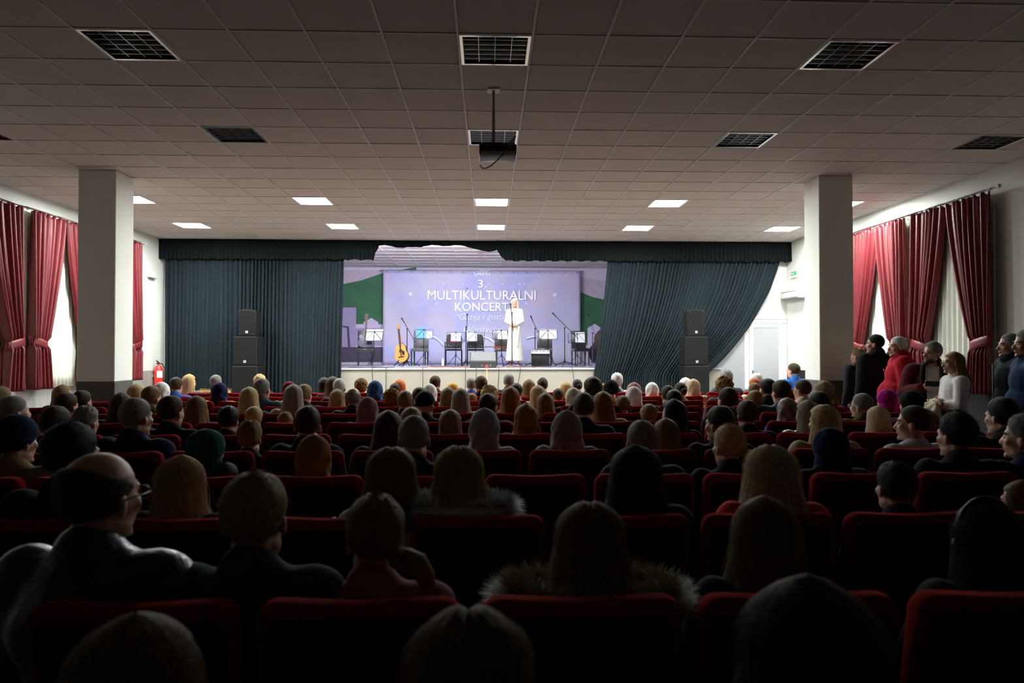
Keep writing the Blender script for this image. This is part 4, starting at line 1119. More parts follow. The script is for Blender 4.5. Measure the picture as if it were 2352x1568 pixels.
def hair_mesh(kind, seed=0, fine=False):
    def mk():
        s = seed; sub = 1
        st = None
        if kind == 'short': mb = cap_hair(.007, .012, .003, 34, seed=s)
        elif kind == 'crew': mb = cap_hair(.0035, .006, .001, 50, seed=s)
        elif kind == 'tousled': mb = cap_hair(.012, .012, .006, 40, seed=s, spike=.03)
        elif kind == 'balding': mb = cap_hair(.006, .0, .002, 40, seed=s, bald=1)
        elif kind == 'fringe': mb = cap_hair(.007, .0, .002, 40, seed=s, bald=.4)
        elif kind == 'curly': mb = cap_hair(.03, .015, .024, 60, dz=-.03, seed=s, nu=64, nv=44)
        elif kind == 'bowl': mb = cap_hair(.016, .01, .004, 26, dz=-.012, seed=s)
        elif kind == 'long': mb, pos, zt = loft_hair(.36, .02, .018, seed=s); st = .36
        elif kind == 'part': mb, pos, zt = loft_hair(.38, .03, .02, seed=s, part=.012); st = .38
        elif kind == 'mid': mb, pos, zt = loft_hair(.23, .01, .02, seed=s); st = .23
        elif kind == 'bob': mb, pos, zt = loft_hair(.14, .02, .024, seed=s, amp=.003); st = .14
        elif kind == 'wavy': mb, pos, zt = loft_hair(.26, .025, .028, seed=s, wave=.05, amp=.01); st = .26
        elif kind == 'flip': mb, pos, zt = loft_hair(.27, .01, .02, seed=s, flip=.1); st = .27
        elif kind == 'bun':
            mb = cap_hair(.008, .008, .003, 40, seed=s); mb.ell((0.01, -.135, .02), (.042, .035, .04), 14, 10)
        elif kind == 'topbun':
            mb = cap_hair(.008, .008, .003, 40, seed=s); mb.ell((.045, -.09, -.02), (.04, .036, .036), 14, 10); mb.ell((.06, -.1, .0), (.022, .022, .02), 10, 8)
        elif kind == 'lowbun':
            mb = cap_hair(.012, .008, .003, 40, seed=s); mb.ell((.04, -.12, -.07), (.045, .04, .05), 14, 10)
        elif kind == 'pony':
            mb = cap_hair(.008, .008, .003, 40, seed=s)
            t_ = tail((.03, -.1, -.03), [(0, 0, .01), (.025, -.03, .0), (.05, -.04, -.03), (.06, -.035, -.09), (.055, -.03, -.15), (.05, -.03, -.19)], .026); mb.add(t_.v, t_.f)
        elif kind == 'girlpony':
            mb = cap_hair(.011, .01, .005, 40, seed=s)
            t_ = tail((.05, -.085, -.045), [(0, 0, .01), (.03, -.03, .01), (.06, -.04, -.0), (.085, -.035, -.04), (.095, -.03, -.07)], .026); mb.add(t_.v, t_.f)
        elif kind == 'scarf': mb = scarf(s)
        elif kind == 'loosescarf': mb = scarf(s, .012)
        elif kind == 'turban': mb = cap_hair(.018, .008, .006, 24, line=[(-.1, -.075), (0, -.045), (.05, .02), (.1, .055)], taper=False, seed=s)
        elif kind == 'beanie': mb = cap_hair(.014, .016, .002, 20, line=FLAT, seed=s, taper=False)
        elif kind == 'cap': mb = cap_hair(.012, .0, .001, 10, line=[(-.1, -.01), (.1, .04)], seed=s, taper=False)
        elif kind == 'beret':
            mb = cap_hair(.012, .012, .001, 10, line=[(-.1, -.0), (.1, .04)], seed=s, taper=False)
        elif kind == 'furhat': mb = cap_hair(.03, .01, .012, 90, line=[(-.1, -.03), (.1, .03)], taper=False, seed=s, nu=60, nv=40)
        if fine and kind in ('short', 'crew', 'tousled', 'fringe', 'pony', 'girlpony'): cs_ = True
        else: cs_ = False
        me = mb.mesh('hair', True)
        zmax = max(v[2] for v in mb.v)
        sm = None
        if fine and st: sm = hair_strands(pos, zt, st, 900, s + 3).mesh('strands', True)
        if cs_: sm = fuzz(me, 1500, s, .012 if kind in ('crew', 'fringe') else .022)
        return me, zmax, sm
    return cached(('hair', kind, seed, fine), mk)
def fur_mesh(n=1500, seed=1, L=.06, y0=-.06, z0=.95, rx=.2, ry=.15):
    r = random.Random(seed); mb = MB()
    core = []
    for q in range(25):
        a = R(-150) + R(300) * q / 24; core.append((rx * math.sin(a), y0 - ry * math.cos(a), z0 + .01 * math.cos(a)))
    mb.tube(core, .035, 8)
    for q in range(n):
        a = R(-150) + R(300) * r.random(); c = Vector((rx * math.sin(a), y0 - ry * math.cos(a), z0)); out = Vector((math.sin(a), -math.cos(a), 0))
        b = r.uniform(-.35, 2.7); d = (out * math.cos(b) + Vector((0, 0, 1)) * math.sin(b) + Vector((r.uniform(-.4, .4), r.uniform(-.4, .4), r.uniform(-.3, .3)))).normalized()
        p = c + d * .03; l = L * r.uniform(.5, 1.2)
        tip = p + d * l
        if tip.y < -.19 and tip.z < 1.06 and abs(tip.x) < .27: continue
        w = d.cross(Vector((0, 0, 1))); w = (w.normalized() if w.length > .1 else Vector((1, 0, 0))) * .004
        mb.add([p - w, p + w, p + d * l * .6 + w * .5 + Vector((0, 0, -.004)), p + d * l + Vector((0, 0, -.01)), p + d * l * .6 - w * .5 + Vector((0, 0, -.004))], [(0, 1, 2, 4), (4, 2, 3)])
    return mb.mesh('fur_collar')

CLOTH = {}
def top_mat(key):
    C = {'black': (.012, .012, .014), 'dark': (.022, .023, .027), 'navy': (.012, .02, .05), 'blue': (.03, .12, .4), 'slate': (.05, .075, .10), 'grey': (.3, .32, .34), 'lightgrey': (.5, .51, .52),
         'white': (.75, .75, .72), 'cream': (.62, .55, .4), 'beige': (.42, .36, .24), 'tan': (.22, .17, .09), 'olive': (.07, .075, .035), 'green': (.02, .05, .045), 'red': (.55, .03, .03), 'burgundy': (.16, .015, .03),
         'pink': (.3, .13, .12), 'yellow': (.65, .4, .08), 'teal': (.008, .075, .075), 'ochre': (.26, .12, .03), 'mauve': (.24, .15, .18), 'dustypink': (.42, .22, .22), 'offwhite': (.72, .72, .68), 'sage': (.55, .6, .45), 'magenta': (.32, .01, .18),
         'orange': (.5, .2, .06), 'royal': (.03, .05, .5), 'brown': (.09, .045, .025), 'plaid': (.05, .08, .11), 'pattern': (.02, .028, .11), 'leather': (.012, .012, .013), 'bluehood': (.03, .08, .2), 'navyscarf': (.012, .018, .07), 'greyscarf': (.3, .32, .36), 'taupe': (.27, .22, .22), 'whitescarf': (.8, .8, .76), 'camel': (.5, .38, .26)}[key]
    if key == 'leather': return mat('cloth_leather', C, .35, coat=.1, bump=.6, bscale=30)
    if key == 'pattern': return mat('cloth_pattern', C, .6, var=.3, scale=16, col2=(.25, .2, .12))
    if key == 'plaid': return mat('cloth_plaid', C, .9, var=.4, scale=60, stretch=(.2, .2, 4))
    return mat('cloth_' + key, C, .9, sheen=.08, spec=.08, var=.12, scale=14, bump=.2, bscale=120)
CLOTHWORD = {'leather': 'black leather jacket', 'dark': 'dark jacket', 'black': 'black coat', 'navy': 'navy jacket', 'blue': 'blue jacket', 'slate': 'blue-grey jacket', 'grey': 'grey jacket', 'lightgrey': 'light grey top', 'white': 'white top',
             'cream': 'cream jacket', 'beige': 'beige jacket', 'tan': 'tan jacket', 'olive': 'olive jacket', 'green': 'dark green jacket', 'red': 'red jacket', 'burgundy': 'burgundy jacket', 'pink': 'dusky pink jacket', 'yellow': 'yellow top', 'brown': 'brown jacket', 'plaid': 'striped blue-grey jacket', 'royal': 'royal blue top'}
HEADWORD = {'teal': 'teal headscarf', 'ochre': 'ochre headscarf', 'mauve': 'mauve headscarf', 'dustypink': 'dusty pink headscarf', 'whitescarf': 'white headscarf', 'sage': 'pale green headscarf', 'magenta': 'magenta head wrap', 'orange': 'orange headscarf', 'bluehood': 'blue headscarf', 'navyscarf': 'navy headscarf',
            'greyscarf': 'grey headscarf', 'taupe': 'taupe headscarf', 'black': 'black headscarf', 'pattern': 'patterned navy headscarf', 'camel': 'cream headscarf', 'burgundy': 'burgundy knitted hat', 'yellow': 'yellow knitted hat', 'dark': 'dark cap', 'navy': 'dark navy hat'}
COVER = {'scarf', 'loosescarf', 'turban', 'beanie', 'cap', 'beret', 'furhat'}
PARTNAME = {'scarf': 'headscarf', 'loosescarf': 'headscarf', 'turban': 'head_wrap', 'beanie': 'knitted_hat', 'cap': 'cap', 'beret': 'beret', 'furhat': 'fur_hat'}
def add_eyes(t, M, haircol):
    for s in (-1, 1):
        e_ = MB(); e_.ell((s * .032, .0765, .002), (.0135, .009, .008), 10, 8)
        o = e_.build('eye', mat('eye_white', (.6, .58, .55), .2), t, smooth=True); o.matrix_local = M
        e2 = MB(); e2.ell((s * .032, .0845, .002), (.0065, .0035, .0065), 8, 6); e2.build('iris', M_EYE, o, smooth=True)
        b = MB(); b.tube([(s * .015, .091, .026), (s * .032, .091, .031), (s * .05, .083, .026)], [.004, .0045, .003], 6)
        o = b.build('eyebrow', hair_mat(haircol), t, smooth=True); o.matrix_local = M
    mo = MB(); mo.ell((0, .0965, -.0635), (.021, .004, .0022), 10, 6); mo.build('mouth', mat('lips', (.3, .09, .075), .5), t, smooth=True).matrix_local = M
def add_glasses(t, M, m=None):
    g_ = MB()
    for s in (-1, 1):
        g_.tube([(s * .034 + .024 * math.cos(q * PI / 6), .1, .002 + .018 * math.sin(q * PI / 6)) for q in range(13)], .0022, 6)
        g_.tube([(s * .058, .098, .006), (s * .08, .06, .008), (s * .085, -.005, .006), (s * .084, -.02, -.008)], .002, 6)
    g_.tube([(-.011, .101, .004), (0, .104, .008), (.011, .101, .004)], .002, 6)
    g_.build('glasses', m or M_BLACK, t, smooth=True).matrix_local = M

# x, top y, row, hair kind, hair or cloth colour, clothing, head turn in degrees (left +), extras
A = [
 (320,1400,-1,'long','brown','dark',0,''),(1075,1390,-1,'part','brown','dark',0,''),(1850,1312,-1,'wavy','dark','black',0,''),
 (235,1052,0,'fringe','dark','leather',-26,'G'),(587,1078,0,'short','light','green',-10,''),(862,1128,0,'girlpony','brown','pink',15,''),(1355,1150,0,'part','brown','black',0,'F'),(1752,1135,0,'long','brown','black',-5,''),(2262,1145,0,'long','black','dark',4,'B'),
 (168,966,1,'short','black','black',-35,''),(420,1042,1,'flip','blond','black',-10,''),(900,1025,1,'part','brown','lightgrey',-5,''),(1055,1022,1,'part','ochre','dark',0,'f'),(1460,1018,1,'wavy','black','green',0,''),(1768,1020,1,'part','pale','red',5,''),(2057,1056,1,'short','black','black',8,''),(2345,1100,1,'mid','brown','dark',40,''),
 (40,950,2,'beanie','navy','tan',-20,''),(475,983,2,'turban','teal','black',-25,''),(518,1060,2,'short','dark','dark',0,''),(722,996,2,'scarf','ochre','brown',0,''),(952,952,2,'crew','grey','dark',0,''),(1473,963,2,'crew','grey','green',0,''),(1672,973,2,'pony','blond','black',15,''),(1905,980,2,'turban','navyscarf','black',10,'p'),(2195,943,2,'short','black','black',34,''),(2350,948,2,'short','grey','navy',70,''),
 (130,930,3,'short','dark','dark',-25,''),(315,912,3,'crew','grey','navy',-30,''),(574,960,3,'tousled','light','dark',-10,''),(706,930,3,'short','dark','navy',15,''),(892,940,3,'long','dark','dark',0,''),(1113,935,3,'scarf','greyscarf','lightgrey',0,''),(1302,940,3,'loosescarf','taupe','grey',-5,''),(1527,958,3,'mid','brown','tan',10,''),(1651,930,3,'short','dark','black',35,''),(1890,928,3,'part','blond','beige',20,''),(2095,930,3,'crew','dark','lightgrey',75,''),(2300,910,3,'short','black','black',44,''),
 (35,908,4,'crew','grey','dark',-45,''),(200,928,4,'tousled','grey','dark',-40,''),(395,907,4,'short','dark','black',-35,''),(526,930,4,'short','black','dark',0,''),(945,933,4,'bowl','light','dark',0,''),(1035,938,4,'mid','brown','dark',0,''),(1208,924,4,'wavy','auburn','black',0,''),(1340,900,4,'crew','dark','navy',0,''),(1545,914,4,'wavy','black','black',30,''),(1853,917,4,'mid','ash','leather',25,''),(2015,930,4,'bob','pale','dark',10,''),(2126,938,4,'wavy','brown','dark',20,''),
 (2,885,5,'short','light','dark',-70,''),(155,900,5,'short','dark','dark',-30,''),(280,900,5,'long','dark','dark',-10,''),(452,907,5,'long','brown','dark',-5,''),(584,932,5,'bowl','blond','dark',0,''),(655,943,5,'tousled','light','dark',0,''),(845,910,5,'scarf','mauve','dark',0,''),(977,897,5,'beret','black','green',-15,''),(1058,890,6,'long','ash','beige',0,''),(1124,902,5,'short','dark','dark',-30,''),(1385,897,5,'long','auburn','beige',0,''),(1490,927,5,'bowl','light','dark',0,''),(1670,888,5,'crew','dark','black',20,''),(1716,917,4,'short','dark','black',10,''),(1806,912,5,'scarf','pattern','royal',20,''),(1978,902,5,'crew','grey','olive',55,'g'),(2090,895,5,'turban','black','black',40,''),
 (190,895,6,'short','dark','dark',-40,''),(350,885,6,'short','brown','olive',-25,''),(573,887,6,'long','blond','slate',0,''),(675,881,6,'long','ash','beige',0,''),(812,894,6,'balding','grey','dark',-10,''),(930,896,6,'short','brown','dark',0,''),(1083,902,8,'bowl','light','dark',0,''),(1172,886,6,'long','auburn','beige',0,''),(1253,900,6,'long','brown','dark',0,''),(1430,907,6,'topbun','brown','lightgrey',20,''),(1548,893,6,'short','black','dark',0,''),(1793,871,6,'short','dark','plaid',25,''),(1880,897,5,'short','black','dark',15,''),(2035,893,6,'turban','magenta','dark',35,''),
 (146,882,7,'long','light','dark',-15,''),(315,880,7,'bob','blond','dark',0,''),(603,868,7,'crew','grey','slate',-25,''),(700,881,7,'short','light','dark',-15,''),(775,892,7,'long','light','slate',0,''),(900,889,7,'curly','auburn','slate',0,''),(1030,888,7,'long','brown','grey',0,''),(1124,882,7,'curly','blond','cream',0,''),(1235,883,7,'mid','blond','dark',0,''),(1282,891,8,'short','dark','cream',0,''),(1316,889,7,'scarf','sage','dark',10,''),(1360,864,6,'short','dark','dark',10,''),(1455,886,7,'scarf','whitescarf','dark',0,''),(1534,884,7,'short','dark','dark',0,''),(1733,895,6,'short','light','dark',10,''),(1762,868,7,'bun','black','black',20,''),(1842,871,7,'crew','dark','cream',50,'G'),(1890,873,6,'lowbun','light','burgundy',30,'g'),
 (372,876,8,'scarf','whitescarf','white',-10,''),(505,877,8,'scarf','navyscarf','yellow',0,''),(780,868,8,'crew','white','dark',0,''),(665,875,8,'beanie','burgundy','yellow',0,''),(862,873,8,'scarf','bluehood','black',0,''),(907,879,9,'short','dark','dark',0,''),(963,888,7,'topbun','dark','dark',0,''),(987,880,8,'scarf','whitescarf','lightgrey',0,''),(1187,880,8,'cap','dark','beige',-10,''),(1300,876,9,'mid','blond','dark',0,''),(1386,880,9,'turban','orange','dark',0,''),(1403,871,8,'furhat','black','yellow',0,''),(1456,877,8,'scarf','dustypink','dark',0,''),(1497,877,9,'scarf','whitescarf','tan',0,''),(1563,877,8,'bun','dark','beige',0,''),(1592,869,9,'scarf','camel','beige',0,''),(1663,861,8,'curly','brown','slate',0,''),(1733,878,8,'short','brown','cream',0,''),
 (405,865,9,'short','dark','blue',-10,''),(765,863,9,'mid','dark','black',0,''),(1104,862,9,'tousled','dark','black',10,''),(1215,870,9,'long','brown','dark',0,''),(1733,867,9,'short','orange','cream',0,''),(1246,866,10,'tousled','dark','dark',0,''),(1574,866,10,'scarf','whitescarf','white',0,''),
 (436,858,10,'long','blond','grey',-20,''),(497,860,10,'crew','grey','dark',-20,'f'),(597,857,10,'tousled','blond','navy',0,''),(745,865,10,'mid','black','dark',0,''),(830,866,10,'curly','brown','yellow',0,''),(918,870,10,'mid','orange','dark',0,''),(1000,862,10,'short','dark','dark',-10,''),(1040,878,9,'beanie','yellow','dark',0,''),(1083,866,10,'short','grey','blue',0,''),(1169,857,10,'crew','grey','dark',0,''),(1326,870,10,'bun','black','dark',0,''),(1417,854,10,'tousled','white','leather',0,''),(1668,846,10,'tousled','grey','slate',-10,''),(1737,855,10,'crew','white','grey',0,''),
]
rows = {}
recs = []
for a in A:
    px, yt, k = a[0], a[1], a[2]
    Y = row_y(k) + .25
    p = at_y(px, yt, Y); recs.append((a, p)); rows.setdefault(k, []).append(p.x)
for k in rows: rows[k].sort()
FUR = {}
pr_ = random.Random(11)
for n, (a, p) in enumerate(recs):
    px, yt, k, kind, hc, top, yaw, ex_ = a
    yaw = yaw * (1 - .5 * min(1, abs(px - 1122) / 1000)) if px != 2095 else 50
    hi = k <= 3 or (abs(yaw) >= 45 and k <= 5)
    fine = k <= 2
    seed = n % 3
    hme, zmax, smesh = hair_mesh(kind, seed, fine)
    s = (p.z - .43) / (.69 + zmax); s = max(.74, min(1.1, s)); dz = p.z - (1.12 + zmax) * s
    yq = int(round(yaw / 15.0)) * 15
    o1 = rows[k].index(p.x) + 1
    word = CLOTHWORD.get(top, 'dark jacket')
    if kind in COVER: word = HEADWORD.get(hc, 'dark headscarf')
    if kind == 'furhat': word = 'black fur hat'
    if kind == 'beret': word = 'dark beret'
    if 'F' in ex_ or 'f' in ex_: word = 'fur-collared jacket'
    label = 'person in %s seated in %s row from stage, %s from extinguisher side' % (word, ORD[11 - k], ORD[o1])
    t = thing('person', label, 'person', (p.x, row_y(k) + .27, dz), pr_.uniform(-.06, .06) + R(yaw) * .15, 'seated audience')
    t.scale = (s * pr_.uniform(.97, 1.03), s, s)
    bm_, M = seated_body(yq, hi)
    obj('body', bm_, M_SKIN if n % 4 else M_SKIN2, t)
    sty = 'puffy' if 'p' in ex_ else ('slim' if top in ('lightgrey', 'white', 'royal') else 'mid')
    obj('jacket', seated_jacket(sty, hi), top_mat(top), t)
    obj('trousers', seated_legs(), mat('dark_trousers', (.02, .022, .03), .8), t)
    if k >= -1:
        for sx in (-1, 1): obj('shoe', shoe_mesh(), M_BLACK, t, (sx * .11, .41, .0))
    m_h = top_mat(hc) if kind in COVER else hair_mat(hc)
    ho = obj(PARTNAME.get(kind, 'hair'), hme, m_h, t); ho.matrix_local = M
    if smesh:
        so = obj('loose_strands', smesh, m_h, ho)
    if kind in ('turban', 'beanie', 'beret', 'cap', 'furhat') and hc not in ('navyscarf', 'teal', 'black', 'magenta', 'orange'):
        h2, _, _ = hair_mesh('short', 0); o = obj('hair', h2, hair_mat('dark'), t); o.matrix_local = M
    if kind == 'cap': MB().ell((0, .1, .05), (.06, .06, .008), 14, 6).build('peak', m_h, ho)
    if kind in ('pony', 'girlpony'): MB().lathe([(.018, -.008), (.026, -.004), (.026, .004), (.018, .008)], n=14).build('hair_tie', M_BLACK, ho).matrix_local = Matrix.Translation((.05 if kind == 'pony' else .07, -.125, -.03)) @ Matrix.Rotation(R(60), 4, 'Y')
    if kind == 'turban':                       # scarf cloth falling over the neck
        sc_ = cached('neckwrap', lambda: cap_hair(.02, 0, .004, 20, line=[(-.2, -.3), (.2, -.3)], taper=False, rad=(.075, .075, .12)).mesh('neck_wrap', True))
        o = obj('neck_wrap', sc_, m_h, t); o.matrix_local = M @ Matrix.Translation((0, -.012, -.1))
    if abs(yaw) >= 30 and k <= 6: add_eyes(t, M, 'dark')
    if 'G' in ex_ or 'g' in ex_: add_glasses(t, M, M_BLACK if 'G' in ex_ else mat('pale_glasses', (.6, .6, .58), .3))
    if 'F' in ex_ or 'f' in ex_:
        fm = cached(('fur', k), lambda: fur_mesh(3600 if k <= 1 else 500, k, .075 if 'F' in ex_ else .06, rx=.235 if k == 0 else .205, ry=.125, z0=(.955, .985)[k] if k <= 1 else .97))
        obj('fur_collar', fm, mat('tan_fur', (.3, .26, .16), .7, sheen=.5) if k == 0 else (mat('grey_fur', (.4, .43, .43), .7, sheen=.5) if k == 1 else mat('gold_fur', (.55, .36, .12), .7, sheen=.4)), t)
    if 'B' in ex_:
        MB().tube([(.098 * math.cos(q * PI / 12), -.005, .03 + .112 * math.sin(q * PI / 12)) for q in range(13)], .008, 8).build('headband', M_BLACK, t, smooth=True).matrix_local = M
        MB().lathe([(.07, 0), (.078, .01), (.078, .05), (.07, .06)], (0, -.05, .96), 18).build('pink_collar', mat('pink_collar', (.35, .03, .1), .8), t, smooth=True)
    if px == 900: MB().tube([(.12, -.13, .93), (.2, -.1, .965), (.16, -.17, .9), (-.02, -.19, .88), (-.18, -.16, .91), (-.24, -.08, .95)], [.02, .028, .03, .03, .03, .02], 8).build('hood_edge', top_mat('lightgrey'), t, smooth=True)
    if k == -1:
        make_chair(p.x, row_y(k), 'red fabric auditorium chair in last row, under %s seated person from extinguisher side' % ORD[o1], 'auditorium chairs in the last row')

# man seated beyond the pillar by the grey door
p = at_y(1820, 833, 11.6)
make_chair(p.x, 11.36, 'red fabric auditorium chair standing alone beyond the pillar by the door', 'single chair by the door')
hme, zmax, _ = hair_mesh('crew', 1, False)
s = 1.08
t = thing('person', 'person in bright blue jacket sitting beyond the pillar near the grey door', 'person', (p.x, 11.6, p.z - (1.12 + zmax) * s), R(15))
t.scale = (s, s, s)
bm_, M = seated_body(15, False); obj('body', bm_, M_SKIN, t); obj('jacket', seated_jacket('mid', False), top_mat('blue'), t); obj('trousers', seated_legs(), MATS['dark_trousers'], t)
obj('hair', hme, hair_mat('dark'), t).matrix_local = M

# ------------------------------------------------------------------ standing people
def stander(px, yt, Y, rz, label, hyaw, hair, hc, jaw=1.0, arms=None, hands=None, zbase=0.0, nominal=1.0, pitch=0, skin=None, eyes=True, voxel=.0075):
    hme, zmax, sm = hair_mesh(hair, 1, Y < 10)
    p = at_y(px, yt, Y)
    s = (p.z - zbase) / (STAND_J['head'][2] + zmax)
    t = thing('person', label, 'person', (p.x, Y, zbase), rz); t.scale = (s, s, s)
    me, M = body_mesh(STAND_J, R(hyaw), voxel, arms, R(pitch), hands, jaw)
    obj('body', me, skin or M_SKIN, t)
    ho = obj('hair', hme, hair_mat(hc), t); ho.matrix_local = M
    if sm: obj('loose_strands', sm, hair_mat(hc), ho)
    if eyes: add_eyes(t, M, hc if hc not in ('white', 'blond', 'pale') else 'light')
    return t, M, s
def garment(t, mb, m, name='jacket', voxel=.013, wr=.008, cut=None, f2=6):
    me = wrinkle(fuse(mb, voxel, 3), wr, 8, f2, 3)
    if cut:
        bm = bmesh.new(); bm.from_mesh(me)
        bmesh.ops.delete(bm, geom=[v for v in bm.verts if cut(v.co)], context='VERTS'); bm.to_mesh(me); bm.free()
    return obj(name, me, m, t)
def trousers(t, m, hips=.0):
    mb = MB(); J = STAND_J; mb.ell(J['hip'], (.172 + hips, .13 + hips, .13))
    for s in (-1, 1): mb.cap(mir(J['hj'], s), mir(J['kn'], s), .092, .07); mb.cap(mir(J['kn'], s), mir(J['an'], s), .068, .058)
    o = obj('trousers', wrinkle(fuse(mb, .018, 3), .008, 7, 7, 1), m, t)
    for s in (-1, 1): obj('shoe', shoe_mesh(), M_BLACK, t, (s * .1, -.03, 0))
    return o
M_JEANS = mat('blue_jeans', (.03, .055, .13), .85, var=.2, scale=30)
V = Vector
# black overcoat, seen from behind
t, M, s = stander(2012, 767, 9.0, R(12), 'person in long black overcoat standing with back to the seats beside pillar', 38, 'crew', 'black', arms={1: ((.18, -.01, 1.43), (.25, -.02, 1.15), (.2, .1, .95)), -1: ((-.18, -.01, 1.43), (-.25, -.02, 1.15), (-.2, .1, .95))}, skin=M_SKIN2)
garment(t, jacket_prims(STAND_J, .03, hem=.5), top_mat('black')); trousers(t, top_mat('black'))
MB().lathe([(.09, 1.44), (.1, 1.5), (.088, 1.545), (.075, 1.54)], (0, -.01, 0), 20).build('turned_up_collar', top_mat('black'), t, smooth=True)
# person hidden behind
t, M, s = stander(1972, 797, 9.68, R(15), 'person in dark coat standing almost hidden behind the person in black overcoat', 20, 'short', 'light', eyes=False, voxel=.012)
garment(t, jacket_prims(STAND_J, .01), top_mat('dark')); trousers(t, top_mat('dark'))
# red sweater
t, M, s = stander(2066, 772, 8.3, R(72), 'person in bright red sweater standing by the window wall', 12, 'crew', 'white', 1.25, arms={1: ((.19, -.02, 1.42), (.27, -.06, 1.15), (.2, .08, .95)), -1: ((-.19, -.02, 1.42), (-.27, -.06, 1.15), (-.2, .08, .95))})
garment(t, jacket_prims(STAND_J, .035, belly=.08), mat('red_knit', (.36, .012, .026), .9, sheen=.08, spec=.1, bump=.2, bscale=200), 'sweater', wr=.006); trousers(t, top_mat('dark'), .03)
MB().box((.07, .158, 1.36), (.03, .006, .02)).build('chest_logo', mat('logo_red', (.7, .1, .1), .6), t)
# burgundy blazer, holding a phone
armsB = {1: ((.19, -.01, 1.42), (.28, .03, 1.17), (.11, .26, 1.24)), -1: ((-.19, -.01, 1.42), (-.28, .03, 1.17), (-.11, .26, 1.24))}
handsB = {1: ((-.75, .6, .25), (-.3, -.55, .7), (-.1, .5, .8), .55), -1: ((.75, .6, .25), (.3, -.55, .7), (.1, .5, .8), .55)}
t, M, s = stander(2141, 783, 7.65, R(148), 'person in burgundy blazer and glasses standing with a phone in both hands', -48, 'short', 'grey', 1.15, armsB, handsB, skin=M_SKIN)
garment(t, jacket_prims(STAND_J, .02, collar=False), top_mat('white'), 'shirt', wr=.004)
garment(t, jacket_prims(STAND_J, .034, arms=armsB, hem=.78), mat('burgundy_wool', (.075, .008, .014), .9, sheen=.05, spec=.1), 'blazer', cut=lambda c: c.y > .02 and abs(c.x) < .035 + .06 * max(0, min(1, (c.z - 1.0) / .45)) and c.z < 1.53)
for s_ in (-1, 1): MB().tube([(s_ * .07, -.02, 1.52), (s_ * .095, .08, 1.48), (s_ * .1, .165, 1.36), (s_ * .085, .18, 1.15), (s_ * .075, .175, .95)], [.02, .026, .028, .026, .022], 8).build('scarf_end', top_mat('black'), t, smooth=True)
trousers(t, M_JEANS); add_glasses(t, M)
cap_b = MB(); cap_b.ell((0, .031, -.079), (.0605, .0555, .044)); cap_b.ell((0, .08, -.101), (.027, .021, .019)); cap_b.ell((0, .096, -.05), (.025, .008, .005), 10, 6)
cap_b.build('beard', mat('grey_beard', (.07, .06, .052), .8), t, smooth=True).matrix_local = M
ph = MB().box((0, 0, 0), (.15, .012, .08)); rot = Matrix.Rotation(R(-40), 4, 'X')
po = bevel(ph, .004, 1).build('smartphone', mat('phone_black', (.01, .01, .012), .15))
tag(po, 'black phone in a folding case held by the person in burgundy blazer', 'phone')
po.matrix_world = Matrix.Translation(t.location) @ Matrix.Rotation(t.rotation_euler.z, 4, 'Z') @ Matrix.Scale(s, 4) @ Matrix.Translation((0, .335, 1.295)) @ rot
# white sweater, coat over the arms
armsW = {1: ((.165, 0, 1.42), (.21, .03, 1.16), (-.03, .22, 1.2)), -1: ((-.165, 0, 1.42), (-.21, .04, 1.16), (.03, .25, 1.15))}
handsW = {1: ((-1, .1, .0), (0, -.9, -.3), (0, .2, 1), .5), -1: ((1, .1, 0), (0, -.9, -.3), (0, .2, 1), .5)}
t, M, s = stander(2192, 806, 7.05, R(80), 'person in white sweater standing with a cream coat over crossed arms', 0, 'long', 'light', .92, armsW, handsW)
garment(t, jacket_prims(STAND_J, .008, arms=armsW), mat('white_knit', (.68, .66, .64), .85, sheen=.3, bump=.3, bscale=160), 'sweater'); trousers(t, mat('grey_trousers', (.09, .09, .12), .8)); add_glasses(t, M, mat('thin_gold', (.4, .3, .2), .3, metal=1))
ct = MB()
for c_, r_ in (((.06, .23, 1.09), (.15, .08, .12)), ((-.06, .25, 1.04), (.15, .08, .15)), ((-.02, .23, .86), (.16, .07, .2)), ((.03, .23, .68), (.13, .06, .16)), ((-.13, .23, .92), (.09, .07, .18)), ((.12, .24, 1.02), (.08, .07, .12))): ct.ell(c_, r_)
me = wrinkle(wrinkle(fuse(ct, .012, 2), .04, 9, 5, 2), .02, 22, 12, 5)
co = obj('coat', me, top_mat('cream')); tag(co, 'crumpled cream coat draped over the arms of the person in white sweater', 'coat')
co.matrix_world = Matrix.Translation(t.location) @ Matrix.Rotation(t.rotation_euler.z, 4, 'Z') @ Matrix.Scale(s, 4)
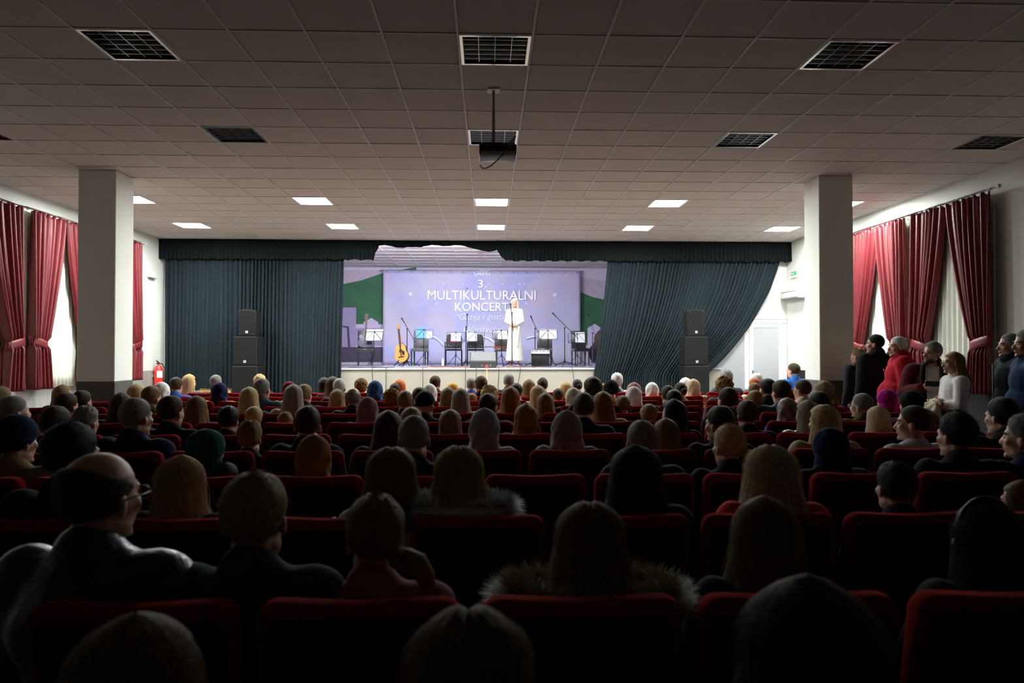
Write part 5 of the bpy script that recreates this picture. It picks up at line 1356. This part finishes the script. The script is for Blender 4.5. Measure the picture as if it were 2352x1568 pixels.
# two men at the frame edge
t, M, s = stander(2323, 765, 7.1, R(75), 'person in dark zipped jacket with raised collar standing beside the last burgundy curtain', 0, 'crew', 'grey', 1.1, skin=M_SKIN2)
garment(t, jacket_prims(STAND_J, .03), mat('dark_green_shell', (.011, .016, .019), .8, spec=.05, bump=.3, bscale=40)); trousers(t, top_mat('dark'))
MB().lathe([(.085, 1.44), (.105, 1.5), (.11, 1.545), (.1, 1.545)], (0, .0, 0), 20).build('raised_collar', MATS['dark_green_shell'], t, smooth=True)
MB().box((0, .172, 1.25), (.012, .01, .4)).build('zip', M_GREYP, t)
t, M, s = stander(2362, 756, 6.4, R(70), 'person in blue sweatshirt and jeans standing at the end of the wall', 8, 'short', 'grey', 1.05, skin=M_SKIN2)
garment(t, jacket_prims(STAND_J, .028, belly=.04), mat('blue_sweat', (.016, .032, .075), .9, spec=.1, var=.1), 'sweatshirt'); trousers(t, M_JEANS)
# presenter on the stage
armsP = {1: ((.16, 0, 1.43), (.215, .02, 1.17), (.055, .2, 1.08)), -1: ((-.16, 0, 1.43), (-.215, .02, 1.17), (-.055, .2, 1.06))}
handsP = {1: ((-.9, .35, -.15), (-.2, -.9, 0), (0, .2, 1), .5), -1: ((.9, .35, -.1), (.2, -.9, 0), (0, .2, 1), .5)}
t, M, s = stander(1182, 684, 17.7, PI - .22, 'person in long white dress with clasped hands standing on the stage at microphone', -8, 'mid', 'pale', .92, armsP, handsP, zbase=SZ + .013)
M_DRESS = mat('white_dress', (.5, .485, .44), .8, sheen=.2)
dr = jacket_prims(STAND_J, -.004, arms=armsP, collar=True)
dr.cone((0, 0, 1.08), (0, .01, .14), .145, .235, 28)
garment(t, dr, M_DRESS, 'dress', voxel=.013, wr=.008, f2=2)
def sash_(u, v): return (-.17 + .06 * u + .05 * v, .17 + .02 * math.sin(u * 5), 1.02 - .55 * v + .03 * u)
cloth(MB().grid(sash_, 4, 12), 'belt_sash', M_DRESS, t, .006)
for s_ in (-1, 1): MB().bar((s_ * .1, -.03, .012), (s_ * .1, .14, .012), .075, .022).build('shoe', mat('nude_shoe', (.6, .42, .3), .4), t)
